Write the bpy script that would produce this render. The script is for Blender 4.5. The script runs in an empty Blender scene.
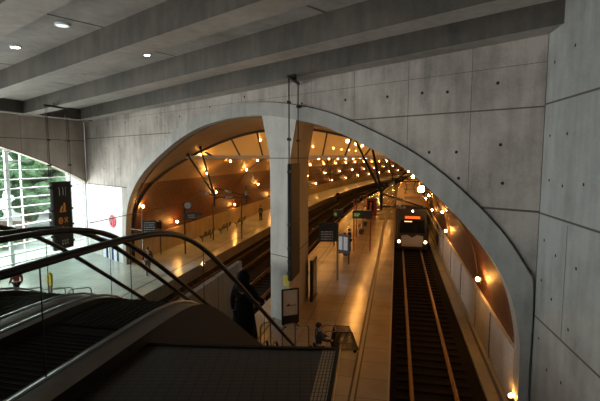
import bpy, bmesh, math, random
from mathutils import Vector, Matrix, Euler
random.seed(7)
SC = bpy.context.scene
COL = SC.collection
pi = math.pi

# ------------------------------------------------------------------ frames
F = 440.0; H = 7.2; PITCH = math.atan(43.5 / F)
TH = math.radians(12.4)
D2 = Vector((math.sin(TH), math.cos(TH), 0)); N2 = Vector((math.cos(TH), -math.sin(TH), 0))
P0 = Vector((2.639, 12.399, 0))            # a point on the right edge of the island platform
TB, RAD = 30.0, 500.0                       # the line runs straight, then bends right

def W(v, t, z=0.0):
    """station frame: v across the tracks (right +), t along them, z up"""
    if t <= TB:
        return P0 + N2 * v + D2 * t + Vector((0, 0, z))
    a = (t - TB) / RAD
    c = P0 + D2 * TB
    ce = c + N2 * RAD
    rr = RAD - v
    return ce + (-N2 * math.cos(a) + D2 * math.sin(a)) * rr + Vector((0, 0, z))
def tang(t):
    a = max(0, (t - TB) / RAD)
    return (D2 * math.cos(a) + N2 * math.sin(a))
def tc(t): return t - 12.68                 # t measured from the viewer
U = Vector((-0.72836, 0.685194, 0)); NN = Vector((0.685194, 0.72836, 0)); QW = 13.212
RC = Vector((6.56, 11.97, 0))
def WL(s, q, z=0.0):
    """arch wall frame: s leftward along the wall from the right corner, q distance towards the tunnel"""
    return RC + U * s + NN * (q - QW) + Vector((0, 0, z))
def tfront(v):
    p = P0 + N2 * v
    return (QW - NN.dot(p)) / NN.dot(D2)
def s_of_v(v):
    return (W(v, tfront(v)) - RC).dot(U)
def zceil(s): return 10.42 - 0.021 * s      # beam soffits
ANG_T = -TH                                 # rotation of an object whose +Y looks along the tracks

# ------------------------------------------------------------------ materials
def new_mat(name):
    m = bpy.data.materials.new(name); m.use_nodes = True
    nt = m.node_tree; b = nt.nodes['Principled BSDF']
    return m, nt, b
def mat(name, col, rough=.6, metal=0.0, emit=None, es=0.0, noise=0.0, nscale=8.0, bump=0.0, spec=None, alpha=None, trans=0.0):
    m, nt, b = new_mat(name)
    b.inputs['Base Color'].default_value = (*col, 1)
    b.inputs['Roughness'].default_value = rough
    b.inputs['Metallic'].default_value = metal
    if spec is not None: b.inputs['Specular IOR Level'].default_value = spec
    if trans: b.inputs['Transmission Weight'].default_value = trans
    if alpha is not None: b.inputs['Alpha'].default_value = alpha
    if emit:
        b.inputs['Emission Color'].default_value = (*emit, 1); b.inputs['Emission Strength'].default_value = es
    tcn = nt.nodes.new('ShaderNodeTexCoord')
    nz = nt.nodes.new('ShaderNodeTexNoise'); nz.inputs['Scale'].default_value = nscale; nz.inputs['Detail'].default_value = 5
    nt.links.new(tcn.outputs['Object'], nz.inputs['Vector'])
    rp = nt.nodes.new('ShaderNodeValToRGB')
    k = noise
    rp.color_ramp.elements[0].position = .3; rp.color_ramp.elements[1].position = .72
    rp.color_ramp.elements[0].color = (*[c * (1 - k) for c in col], 1)
    rp.color_ramp.elements[1].color = (*[min(1, c * (1 + k)) for c in col], 1)
    nt.links.new(nz.outputs['Fac'], rp.inputs['Fac']); nt.links.new(rp.outputs['Color'], b.inputs['Base Color'])
    if bump:
        bp = nt.nodes.new('ShaderNodeBump'); bp.inputs['Strength'].default_value = bump
        nt.links.new(nz.outputs['Fac'], bp.inputs['Height']); nt.links.new(bp.outputs['Normal'], b.inputs['Normal'])
    return m
def concrete(name, col, k=.28, streak=.5):
    m, nt, b = new_mat(name)
    tcn = nt.nodes.new('ShaderNodeTexCoord')
    mp = nt.nodes.new('ShaderNodeMapping'); mp.inputs['Scale'].default_value = (1, 1, 1)
    nt.links.new(tcn.outputs['Object'], mp.inputs['Vector'])
    n1 = nt.nodes.new('ShaderNodeTexNoise'); n1.inputs['Scale'].default_value = .55; n1.inputs['Detail'].default_value = 7; n1.inputs['Roughness'].default_value = .62
    nt.links.new(mp.outputs[0], n1.inputs['Vector'])
    mp2 = nt.nodes.new('ShaderNodeMapping'); mp2.inputs['Scale'].default_value = (3.2, 3.2, .45)
    nt.links.new(tcn.outputs['Object'], mp2.inputs['Vector'])
    n2 = nt.nodes.new('ShaderNodeTexNoise'); n2.inputs['Scale'].default_value = 1.1; n2.inputs['Detail'].default_value = 6
    nt.links.new(mp2.outputs[0], n2.inputs['Vector'])
    n3 = nt.nodes.new('ShaderNodeTexNoise'); n3.inputs['Scale'].default_value = 14; n3.inputs['Detail'].default_value = 3
    nt.links.new(tcn.outputs['Object'], n3.inputs['Vector'])
    a1 = nt.nodes.new('ShaderNodeMath'); a1.operation = 'MULTIPLY_ADD'; a1.inputs[1].default_value = streak
    nt.links.new(n2.outputs['Fac'], a1.inputs[0]); nt.links.new(n1.outputs['Fac'], a1.inputs[2])
    a2 = nt.nodes.new('ShaderNodeMath'); a2.operation = 'MULTIPLY_ADD'; a2.inputs[1].default_value = .18
    nt.links.new(n3.outputs['Fac'], a2.inputs[0]); nt.links.new(a1.outputs[0], a2.inputs[2])
    rp = nt.nodes.new('ShaderNodeValToRGB')
    mid = .5 + .5 * streak + .09
    rp.color_ramp.elements[0].position = mid - .24; rp.color_ramp.elements[1].position = min(1, mid + .24)
    rp.color_ramp.elements[0].color = (*[c * (1 - k) for c in col], 1)
    rp.color_ramp.elements[1].color = (*[c * (1 + k) for c in col], 1)
    nt.links.new(a2.outputs[0], rp.inputs['Fac']); nt.links.new(rp.outputs['Color'], b.inputs['Base Color'])
    b.inputs['Roughness'].default_value = .75
    bp = nt.nodes.new('ShaderNodeBump'); bp.inputs['Strength'].default_value = .12
    nt.links.new(n3.outputs['Fac'], bp.inputs['Height']); nt.links.new(bp.outputs['Normal'], b.inputs['Normal'])
    return m
def tiles(name, c1, c2, mortar, w, h, ms, rough, coord='UV', off=.5, bump=.1, spec=.5):
    m, nt, b = new_mat(name)
    tcn = nt.nodes.new('ShaderNodeTexCoord')
    br = nt.nodes.new('ShaderNodeTexBrick')
    br.offset = off
    br.inputs['Color1'].default_value = (*c1, 1); br.inputs['Color2'].default_value = (*c2, 1); br.inputs['Mortar'].default_value = (*mortar, 1)
    br.inputs['Scale'].default_value = 1; br.inputs['Mortar Size'].default_value = ms
    br.inputs['Brick Width'].default_value = w; br.inputs['Row Height'].default_value = h
    nt.links.new(tcn.outputs[coord], br.inputs['Vector'])
    nz = nt.nodes.new('ShaderNodeTexNoise'); nz.inputs['Scale'].default_value = .5; nz.inputs['Detail'].default_value = 5
    nt.links.new(tcn.outputs[coord], nz.inputs['Vector'])
    mx = nt.nodes.new('ShaderNodeMix'); mx.data_type = 'RGBA'; mx.blend_type = 'MULTIPLY'; mx.inputs[0].default_value = .55
    nt.links.new(br.outputs['Color'], mx.inputs[6])
    rp = nt.nodes.new('ShaderNodeValToRGB'); rp.color_ramp.elements[0].position = .3; rp.color_ramp.elements[1].position = .7
    rp.color_ramp.elements[0].color = (.45, .45, .45, 1)
    nt.links.new(nz.outputs['Fac'], rp.inputs['Fac']); nt.links.new(rp.outputs['Color'], mx.inputs[7])
    nt.links.new(mx.outputs[2], b.inputs['Base Color'])
    b.inputs['Roughness'].default_value = rough; b.inputs['Specular IOR Level'].default_value = spec
    if bump:
        bp = nt.nodes.new('ShaderNodeBump'); bp.inputs['Strength'].default_value = bump; bp.inputs['Distance'].default_value = .02; bp.invert = True
        nt.links.new(br.outputs['Fac'], bp.inputs['Height']); nt.links.new(bp.outputs['Normal'], b.inputs['Normal'])
    return m
def glass(name, tint, trans=.85, rough=.02, trl=None):
    m = bpy.data.materials.new(name); m.use_nodes = True; nt = m.node_tree; nt.nodes.clear()
    o = nt.nodes.new('ShaderNodeOutputMaterial')
    t = nt.nodes.new('ShaderNodeBsdfTransparent'); t.inputs[0].default_value = (*tint, 1)
    g = nt.nodes.new('ShaderNodeBsdfGlossy'); g.inputs['Roughness'].default_value = rough; g.inputs[0].default_value = (.9, .9, .9, 1)
    fr = nt.nodes.new('ShaderNodeFresnel'); fr.inputs[0].default_value = 1.45
    mx = nt.nodes.new('ShaderNodeMixShader')
    ml = nt.nodes.new('ShaderNodeMath'); ml.operation = 'MULTIPLY'; ml.inputs[1].default_value = .25; nt.links.new(fr.outputs[0], ml.inputs[0]); nt.links.new(ml.outputs[0], mx.inputs[0]); nt.links.new(t.outputs[0], mx.inputs[1]); nt.links.new(g.outputs[0], mx.inputs[2])
    last = mx
    if trl:
        d = nt.nodes.new('ShaderNodeBsdfTranslucent'); d.inputs[0].default_value = (*trl, 1)
        d2 = nt.nodes.new('ShaderNodeBsdfDiffuse'); d2.inputs[0].default_value = (*trl, 1)
        ad = nt.nodes.new('ShaderNodeMixShader'); ad.inputs[0].default_value = .25
        nt.links.new(d.outputs[0], ad.inputs[1]); nt.links.new(d2.outputs[0], ad.inputs[2])
        m2 = nt.nodes.new('ShaderNodeMixShader'); m2.inputs[0].default_value = 1 - trans
        nt.links.new(mx.outputs[0], m2.inputs[1]); nt.links.new(ad.outputs[0], m2.inputs[2]); last = m2
    nt.links.new(last.outputs[0], o.inputs[0])
    return m

M = {}
M['conc'] = concrete('wall_concrete', (.26, .228, .203), .4)
M['conc_ring'] = concrete('ring_concrete', (.25, .24, .22), .25)
M['conc_dark'] = concrete('shaded_beam_concrete', (.058, .049, .040), .5)  # beam faces: shade put into the concrete colour
M['conc_soffit'] = concrete('lit_soffit_concrete', (.24, .215, .19), .25)  # same concrete made lighter, as if lit from below
M['conc_side'] = concrete('side_wall_concrete', (.24, .24, .23), .28)
M['conc_left'] = concrete('left_wall_concrete', (.36, .30, .255), .18)
M['conc_white'] = concrete('white_wall_concrete', (.62, .62, .60), .08)
M['pier'] = concrete('pier_concrete', (.36, .34, .31), .2)
M['joint'] = mat('joint_dark', (.07, .06, .05), .9)  # plain dark colour of joints and grooves
M['joint2'] = mat('joint_line', (.10, .075, .06), .9)
M['hole'] = mat('tie_hole', (.01, .01, .01), .9)
M['plaster'] = mat('vault_plaster', (.30, .18, .09), .55, noise=.12, nscale=.8)
M['terra'] = tiles('terracotta_brick', (.19, .055, .022), (.13, .036, .015), (.012, .006, .004), .34, .17, .022, .6)
M['whitepanel'] = tiles('white_wall_brick', (.66, .64, .62), (.58, .56, .54), (.34, .32, .30), .30, .10, .008, .6)
M['beige'] = tiles('beige_panel', (.50, .39, .24), (.46, .36, .22), (.2, .14, .08), 1.0, 1.6, .02, .5, off=0)
M['beigebeam'] = mat('beige_beam', (.55, .42, .28), .5)
M['floor'] = tiles('polished_floor', (.44, .37, .28), (.40, .33, .25), (.22, .16, .11), 1.2, 1.2, .012, .17, off=0, bump=.02)
M['floor_hall'] = tiles('hall_floor', (.52, .56, .53), (.48, .53, .50), (.30, .33, .32), 1.6, 1.6, .012, .25, off=0, bump=.02)
M['strip'] = mat('strip_dark', (.07, .05, .03), .6)
M['stripmid'] = mat('strip_mid', (.30, .25, .19), .45)
M['ballast'] = mat('ballast', (.014, .011, .009), .95, spec=.05, noise=.6, nscale=14, bump=.9)
M['sleeper'] = mat('sleeper_concrete', (.012, .009, .008), .9, spec=.1, noise=.25, nscale=9)
M['rail'] = mat('rail_steel', (.13, .075, .05), .5, 1.0)
M['edgeconc'] = concrete('edge_concrete', (.20, .19, .18), .2)
M['lamp'] = mat('lamp_glow', (1, .7, .3), .4, emit=(1.0, .45, .10), es=135)
M['lampdim'] = mat('lamp_glow_dim', (1, .7, .3), .4, emit=(1.0, .55, .2), es=.8)
M['metal_dark'] = mat('dark_metal', (.03, .028, .026), .45, .4)
M['metal_grey'] = mat('grey_metal', (.22, .21, .20), .4, .8)
M['steel'] = mat('brushed_steel', (.26, .27, .28), .3, 1.0, noise=.08)
M['rubber'] = mat('black_rubber', (.012, .012, .012), .35, spec=.25)
M['deck'] = mat('brown_deck', (.15, .092, .058), .42, 0, noise=.15, nscale=3)
M['skirt'] = mat('dark_skirt', (.020, .015, .012), .6, .1, spec=.2)
M['tread'] = mat('tread_metal', (.012, .010, .009), .7, 0, spec=.15)
M['mosaic'] = tiles('dark_mosaic_tile', (.075, .040, .022), (.052, .028, .016), (.010, .008, .006), .10, .06, .009, .35, off=0, bump=.3)
M['mosaic_lit'] = tiles('lit_mosaic_tile', (.70, .44, .22), (.60, .36, .18), (.03, .02, .015), .031, .06, .0045, .35, off=0, bump=.2)  # tile colour raised to carry the warm light on this strip
M['brassedge'] = mat('brass_edge', (.75, .48, .18), .3, .9)
M['glass'] = glass('balustrade_glass', (.88, .91, .89))
M['glass_win'] = glass('window_glass', (.92, .97, .95))
M['opal'] = glass('lunette_glass', (1, .93, .75), .25, .1, (1.0, .86, .50))
M['white'] = mat('white_paint', (.82, .84, .84), .5)
M['wframe'] = mat('white_frame', (.80, .84, .84), .45)
M['black'] = mat('black_plastic', (.012, .012, .013), .35)
M['signblack'] = mat('sign_black', (.02, .022, .024), .6, spec=.2)
M['orange_ink'] = mat('orange_ink', (.42, .15, .03), .6, emit=(1, .4, .05), es=.03)
M['white_ink'] = mat('white_ink', (.36, .36, .35), .6)
M['yellow'] = mat('yellow_plate', (.75, .60, .06), .5)
M['green_led'] = mat('green_led', (.2, .5, .1), .5, emit=(.4, .8, .15), es=.12)
M['orange_led'] = mat('orange_led', (.9, .3, .05), .5, emit=(1, .14, .02), es=.35)
M['headlight'] = mat('headlight', (1, .95, .8), .4, emit=(1, .75, .4), es=7)
M['red'] = mat('red_paint', (.20, .022, .014), .45)
M['redlogo'] = mat('red_logo', (.55, .03, .06), .5)
M['blue'] = mat('blue_paint', (.03, .06, .28), .5)
M['poster'] = mat('poster_paper', (.55, .56, .60), .6, noise=.06)
M['train_dark'] = mat('train_dark', (.035, .024, .018), .3, noise=.1)
M['train_side'] = mat('train_side', (.04, .028, .02), .35)
M['train_roof'] = mat('train_roof', (.45, .33, .2), .5, noise=.15)
M['train_mask'] = mat('train_mask', (.42, .36, .28), .4)
M['train_glass'] = mat('train_glass', (.015, .013, .012), .08)
M['wood'] = mat('dark_wood', (.07, .04, .022), .5, noise=.2)
M['skin'] = mat('skin', (.50, .30, .20), .6)
M['coat_black'] = mat('black_cloth', (.010, .010, .011), .9, spec=.05)
M['coat_grey'] = mat('grey_cloth', (.07, .075, .085), .9, spec=.05)
M['coat_blue'] = mat('blue_cloth', (.04, .045, .07), .9, spec=.05)
M['coat_red'] = mat('red_cloth', (.22, .03, .03), .9, spec=.05)
M['coat_tan'] = mat('tan_cloth', (.25, .17, .10), .9, spec=.05)
M['hair'] = mat('dark_hair', (.018, .012, .008), .7)
M['mesh'] = mat('mesh_wire', (.05, .045, .045), .5, .5)
M['leaf'] = mat('leaf_green', (.14, .27, .12), .7, noise=.75, nscale=3.0)
M['leaf2'] = mat('leaf_pale', (.26, .36, .18), .7, noise=.6, nscale=3.0)
M['ground'] = mat('outdoor_ground', (.45, .44, .40), .9, noise=.2)
M['brownwall'] = mat('brown_wall', (.22, .14, .10), .9)
M['bluebin'] = mat('blue_panel', (.12, .30, .50), .6)
M['downlight'] = mat('downlight_glow', (1, 1, 1), .4, emit=(.9, .95, 1), es=12)
M['downdim'] = mat('downlight_dim', (.8, .85, .9), .4, emit=(.8, .9, 1), es=.35)

# ------------------------------------------------------------------ mesh builder
class MB:
    def __init__(s): s.v = []; s.f = []; s.m = []; s.uv = []; s.mats = []; s.smooth = []
    def mi(s, m):
        if m not in s.mats: s.mats.append(m)
        return s.mats.index(m)
    def face(s, pts, m, uv=None, smooth=False):
        i = len(s.v); s.v += [tuple(p) for p in pts]; s.f.append(list(range(i, i + len(pts))))
        s.m.append(s.mi(m)); s.uv.append(uv); s.smooth.append(smooth)
    def hexa(s, b, t, m, uvs=False):
        """b, t: four bottom and four top corners, counter-clockwise seen from above"""
        i = len(s.v); s.v += [tuple(p) for p in b] + [tuple(p) for p in t]
        for q in ((3, 2, 1, 0), (4, 5, 6, 7), (0, 1, 5, 4), (1, 2, 6, 5), (2, 3, 7, 6), (3, 0, 4, 7)):
            s.f.append([i + k for k in q]); s.m.append(s.mi(m)); s.uv.append(None); s.smooth.append(False)
    def box(s, c, size, m, ax=None):
        c = Vector(c); X, Y, Z = ax if ax else (Vector((1, 0, 0)), Vector((0, 1, 0)), Vector((0, 0, 1)))
        a, b, d = (k / 2 for k in size)
        s.hexa([c + X * x * a + Y * y * b - Z * d for x, y in ((-1, -1), (1, -1), (1, 1), (-1, 1))],
               [c + X * x * a + Y * y * b + Z * d for x, y in ((-1, -1), (1, -1), (1, 1), (-1, 1))], m)
    def bar(s, p, q, w, h, m, up=Vector((0, 0, 1))):
        p = Vector(p); q = Vector(q); d = (q - p).normalized()
        x = d.cross(up)
        if x.length < 1e-4: x = d.cross(Vector((0, 1, 0)))
        x.normalize(); y = x.cross(d).normalized()
        a = [p - x * w / 2 - y * h / 2, p + x * w / 2 - y * h / 2, q + x * w / 2 - y * h / 2, q - x * w / 2 - y * h / 2]
        b = [k + y * h for k in a]
        s.hexa(a, b, m)
    def tube(s, pts, r, m, n=8, cap=True, ry=None, closed=False):
        pts = [Vector(p) for p in pts]; rings = []
        prev = None
        L = len(pts)
        for k, p in enumerate(pts):
            if closed: d = (pts[(k + 1) % L] - pts[k - 1]).normalized()
            else: d = (pts[min(k + 1, L - 1)] - pts[max(k - 1, 0)]).normalized()
            up = Vector((0, 0, 1)) if abs(d.z) < .95 else (prev if prev is not None else Vector((1, 0, 0)))
            x = d.cross(up).normalized()
            if prev is not None and abs(d.z) >= .95:
                x = (prev - d * prev.dot(d)).normalized()
            elif prev is not None and x.dot(prev) < 0: x = -x
            prev = x
            y = d.cross(x)
            rr = r[k] if isinstance(r, (list, tuple)) else r
            i0 = len(s.v)
            for j in range(n):
                a = 2 * pi * j / n
                s.v.append(tuple(p + x * math.cos(a) * rr + y * math.sin(a) * (ry if ry else rr)))
            rings.append(i0)
        mi = s.mi(m)
        rng = range(L if closed else L - 1)
        for k in rng:
            a, b = rings[k], rings[(k + 1) % L]
            for j in range(n):
                s.f.append([a + j, a + (j + 1) % n, b + (j + 1) % n, b + j]); s.m.append(mi); s.uv.append(None); s.smooth.append(True)
        if cap and not closed:
            for i0 in (rings[0], rings[-1]):
                s.f.append([i0 + j for j in range(n)]); s.m.append(mi); s.uv.append(None); s.smooth.append(False)
    def ball(s, c, r, m, n=8, sz=(1, 1, 1), ax=None):
        c = Vector(c); rows = []
        k2 = max(4, n // 2 + 1)
        ax = ax or (Vector((1, 0, 0)), Vector((0, 1, 0)), Vector((0, 0, 1)))
        for i in range(k2 + 1):
            ph = pi * i / k2; row = []
            for j in range(n):
                a = 2 * pi * j / n
                p = c + ax[0] * r * sz[0] * math.sin(ph) * math.cos(a) + ax[1] * r * sz[1] * math.sin(ph) * math.sin(a) + ax[2] * r * sz[2] * math.cos(ph)
                row.append(len(s.v)); s.v.append(tuple(p))
            rows.append(row)
        mi = s.mi(m)
        for i in range(k2):
            for j in range(n):
                q = [rows[i][j], rows[i + 1][j], rows[i + 1][(j + 1) % n], rows[i][(j + 1) % n]]
                s.f.append(q); s.m.append(mi); s.uv.append(None); s.smooth.append(True)
    def disc(s, c, r, nrm, m, n=10):
        c = Vector(c); nrm = Vector(nrm).normalized(); x = nrm.orthogonal().normalized(); y = nrm.cross(x)
        s.face([c + x * r * math.cos(2 * pi * j / n) + y * r * math.sin(2 * pi * j / n) for j in range(n)], m)
    def build(s, name, parent=None, merge=False, loc=None, rz=0.0):
        """loc/rz: origin of the object; vertices are given in world space when loc is None"""
        me = bpy.data.meshes.new(name); me.from_pydata(s.v, [], s.f)
        for m in s.mats: me.materials.append(m)
        for p, k, sm in zip(me.polygons, s.m, s.smooth): p.material_index = k; p.use_smooth = sm
        if any(u is not None for u in s.uv):
            ul = me.uv_layers.new(name='UVMap')
            for p, u in zip(me.polygons, s.uv):
                if u:
                    for li, c in zip(p.loop_indices, u): ul.data[li].uv = c
        me.validate(); me.update()
        if merge:
            bm = bmesh.new(); bm.from_mesh(me); bmesh.ops.remove_doubles(bm, verts=bm.verts, dist=1e-4); bm.to_mesh(me); bm.free()
        o = bpy.data.objects.new(name, me); COL.objects.link(o)
        if parent is not None: o.parent = parent
        return o
def recenter(o, p):
    """put the origin of a world-space mesh at p"""
    p = Vector(p); o.data.transform(Matrix.Translation(-p)); o.location = p; return o
def tag(o, label=None, cat=None, group=None, kind=None):
    if label: o['label'] = label
    if cat: o['category'] = cat
    if group: o['group'] = group
    if kind: o['kind'] = kind
    return o
def struct(mb, name, parent=None, **k):
    o = mb.build(name, parent, **k)
    if parent is None: o['kind'] = 'structure'
    return o
def thing(name, label, cat, loc=(0, 0, 0), rz=0.0, group=None):
    o = bpy.data.objects.new(name, None); COL.objects.link(o); o.empty_display_size = .2
    o.location = loc; o.rotation_euler = (0, 0, rz)
    return tag(o, label, cat, group)
def copy_tree(o, parent=None):
    c = o.copy(); COL.objects.link(c)
    if parent is not None: c.parent = parent
    for ch in list(o.children): copy_tree(ch, c)
    return c
def sweep(mb, prof, ts, m, closed=False, flip=False, smooth=True, uvoff=0):
    """prof list of (v, z); ts list of t"""
    us = [0]
    for a, b in zip(prof, prof[1:]): us.append(us[-1] + math.dist(a, b))
    for t0, t1 in zip(ts, ts[1:]):
        for k in range(len(prof) - 1):
            (v0, z0), (v1, z1) = prof[k], prof[k + 1]
            q = [W(v0, t0, z0), W(v0, t1, z0), W(v1, t1, z1), W(v1, t0, z1)]
            uv = [(t0, us[k]), (t1, us[k]), (t1, us[k + 1]), (t0, us[k + 1])]
            if flip: q.reverse(); uv.reverse()
            mb.face(q, m, uv, smooth)
def trange(a, b):
    out = [a]; t = a
    while t < b - .01:
        t = min(b, t + (3 if t < 30 else 5)); out.append(t)
    return out

# ------------------------------------------------------------------ arch profile
KEY = [(-17.45, -.8), (-17.45, .6), (-17.42, 2.0), (-17.15, 3.7), (-16.45, 4.95), (-15.05, 6.28), (-12.5, 7.72), (-10.3, 8.58), (-8.2, 8.98), (-5.8, 9.03),
       (-3.4, 8.58), (-1.9, 8.05), (.18, 6.95), (1.44, 5.90), (2.60, 4.65), (3.3, 3.5), (3.62, 2.2), (3.68, 1.2), (3.68, .2), (3.68, -.8)]
def catmull(K, n=5):
    out = []
    for i in range(len(K) - 1):
        p0 = K[max(0, i - 1)]; p1 = K[i]; p2 = K[i + 1]; p3 = K[min(len(K) - 1, i + 2)]
        for j in range(n):
            t = j / n
            out.append(tuple(.5 * ((2 * b) + (-a + c) * t + (2 * a - 5 * b + 4 * c - d) * t * t + (-a + 3 * b - 3 * c + d) * t ** 3) for a, b, c, d in zip(p0, p1, p2, p3)))
    out.append(K[-1]); return out
INNER = catmull(KEY)
KO = [(-17.85, -.8), (-17.85, .6), (-17.85, 2.2), (-17.65, 3.9), (-17.0, 5.3), (-15.5, 6.75), (-12.8, 8.27), (-10.5, 9.12), (-8.3, 9.52), (-5.8, 9.6),
      (-3.6, 9.22), (-1.9, 8.66), (.35, 7.52), (1.75, 6.48), (3.0, 5.2), (3.72, 4.1), (3.90, 3.5), (3.90, 1.2), (3.90, .2), (3.90, -.8)]
OUTER = catmull(KO)
def prof_z(v):
    for a, b in zip(INNER, INNER[1:]):
        if a[0] <= v <= b[0] and b[0] > a[0] and a[1] > 3: return a[1] + (b[1] - a[1]) * (v - a[0]) / (b[0] - a[0])
    return 5
def wallpt(v, z, off=0.0):
    p = W(v, tfront(v), z); return p - NN * off
def prof_v(z, side):
    pts = [p for p in INNER if (p[0] < -5.8) == (side < 0)]
    for a, b in zip(pts, pts[1:]):
        lo, hi = sorted((a[1], b[1]))
        if lo <= z <= hi and hi > lo: return a[0] + (b[0] - a[0]) * (z - a[1]) / (b[1] - a[1])
    return side * 3.6 if side > 0 else -17.4

# ------------------------------------------------------------------ arch wall
SL = 31.2
mb = MB()
top_z = 11.6
N = len(OUTER)
SV0 = [s_of_v(p[0]) for p in OUTER]
for k in range(N - 1):                      # above the ring
    a, b = OUTER[k], OUTER[k + 1]
    if b[0] - a[0] < 1e-3: continue
    mb.face([wallpt(a[0], a[1]), wallpt(b[0], b[1]), wallpt(b[0], top_z), wallpt(a[0], top_z)], M['conc'])
vl = -17.85
sL = s_of_v(vl)
mb.face([WL(SL, QW, -.8), WL(sL, QW, -.8), WL(sL, QW, 5.20), WL(SL, QW, 5.20)], M['conc_white'])
mb.face([WL(SL, QW, 5.20), WL(sL, QW, 5.20), WL(sL, QW, top_z), WL(SL, QW, top_z)], M['conc'])
sR = s_of_v(3.90)
mb.face([WL(sR, QW, -.8), WL(-.05, QW, -.8), WL(-.05, QW, top_z), WL(sR, QW, top_z)], M['conc'])
def wall_line(s0, z0, s1, z1, w=.035, m='joint2', off=.004, mb=mb):
    d = Vector((s1 - s0, z1 - z0)); L = d.length; nx, nz = -d.y / L * w / 2, d.x / L * w / 2
    mb.face([WL(s0 + nx, QW - off, z0 + nz), WL(s0 - nx, QW - off, z0 - nz), WL(s1 - nx, QW - off, z1 - nz), WL(s1 + nx, QW - off, z1 + nz)], M[m])
# formwork joints: long horizontal ones at z 8.57 and 5.2, vertical faint ones
def out_z(s):
    best = None
    for k in range(N - 1):
        a, b = SV0[k], SV0[k + 1]
        if min(a, b) <= s <= max(a, b) and abs(a - b) > 1e-4:
            z = OUTER[k][1] + (OUTER[k + 1][1] - OUTER[k][1]) * (s - a) / (b - a)
            best = z if best is None else max(best, z)
    return best if best is not None else -1
def hjoint(z, m='joint2', w=.04, s_from=0.0, s_to=SL):
    s = s_from; run = None
    while s <= s_to:
        ok = out_z(s) < z - .02
        if ok and run is None: run = s
        if (not ok or s + .1 > s_to) and run is not None:
            wall_line(run, z, s, z, w, m); run = None
        s += .1
hjoint(8.55, w=.045); hjoint(5.70, w=.06, s_to=10, m='joint'); hjoint(5.20, w=.06, s_from=15, m='joint')
hjoint(9.72, w=.015)
for s in (2.0, 4.1, 6.3, 8.4, 10.6, 12.7, 15, 17.2, 19.5, 21.8, 24, 26.3, 28.6):
    z = max(out_z(s), -.6)
    wall_line(s, z, s, 10.4, .018)
# outline groove along the ring
for k in range(N - 1):
    a, b = OUTER[k], OUTER[k + 1]
    d = Vector((b[0] - a[0], b[1] - a[1])); 
    if d.length < 1e-4 or (a[0] > 3 and a[1] < 4.0): continue
    gw = .022 if a[0] > -5 else .015; nx, nz = -d.y / d.length * gw, d.x / d.length * gw
    mb.face([wallpt(a[0], a[1], .004), wallpt(b[0], b[1], .004), wallpt(b[0] + nx, b[1] + nz, .004), wallpt(a[0] + nx, a[1] + nz, .004)], M['joint'])
wall_arch = struct(mb, 'wall_front')
# tie holes (part of the cast wall)
hb = MB()
for s, z in [(8.9, 9.35), (6.7, 9.3), (4.9, 9.25), (3.6, 9.25), (2.75, 9.2), (1.25, 9.3), (5.0, 7.3), (3.3, 7.35), (2.4, 7.35), (1.1, 7.55), (2.3, 6.55), (1.0, 6.45), (1.0, 5.0),
             (12.5, 9.95), (15.2, 9.7), (18, 9.4), (20.5, 9.5), (22.5, 9.4), (24.5, 9.4), (27, 9.4), (29.6, 9.4), (25.5, 7.9), (27.5, 7.8), (29.5, 7.8), (25.8, 6.4), (28, 6.4), (30, 6.4)]:
    if out_z(s) < z - .1: hb.disc(WL(s, QW - .006, z), .05, -NN, M['hole'])
tag(struct(hb, 'tie_holes', wall_arch), kind='stuff')
# ring
mb = MB()
OFF = .09
DEP = .62
for k in range(N - 1):
    i0, i1, o0, o1 = INNER[k], INNER[k + 1], OUTER[k], OUTER[k + 1]
    mb.face([wallpt(*i0, OFF), wallpt(*i1, OFF), wallpt(*o1, OFF), wallpt(*o0, OFF)], M['conc_ring'], None, False)
    mb.face([wallpt(*o0, OFF), wallpt(*o1, OFF), wallpt(*o1, -.05), wallpt(*o0, -.05)], M['conc_ring'], None, True)
    a = wallpt(*i0, OFF); b = wallpt(*i1, OFF)
    mb.face([a, b, b + D2 * DEP, a + D2 * DEP], M['conc_ring'], None, True)
struct(mb, 'trim_1')

# pier that carries the arch
mb = MB()
def sp(x): return s_of_v(x)
PIER = [(-5.34, -.02), (-5.34, 7.15), (-5.80, 9.1), (-3.95, 8.85), (-4.28, 7.15), (-4.28, -.02)]
fr = [wallpt(v, z, .02) for v, z in PIER]; bk = [p + D2 * 3.9 for p in fr]
mb.face(fr, M['pier'])
mb.face(list(reversed(bk)), M['pier'])
for k in range(6):
    mb.face([fr[k], bk[k], bk[(k + 1) % 6], fr[(k + 1) % 6]], M['pier'])
for z in (7.15, 2.9):
    a, b = wallpt(-5.34, z, .026), wallpt(-4.28, z, .026)
    mb.bar(a, b, .01, .035, M['joint'])
    mb.bar(wallpt(-4.275, z, .02), wallpt(-4.275, z, .02) + D2 * 3.9, .01, .035, M['joint'])
struct(mb, 'arch_pier')

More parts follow.
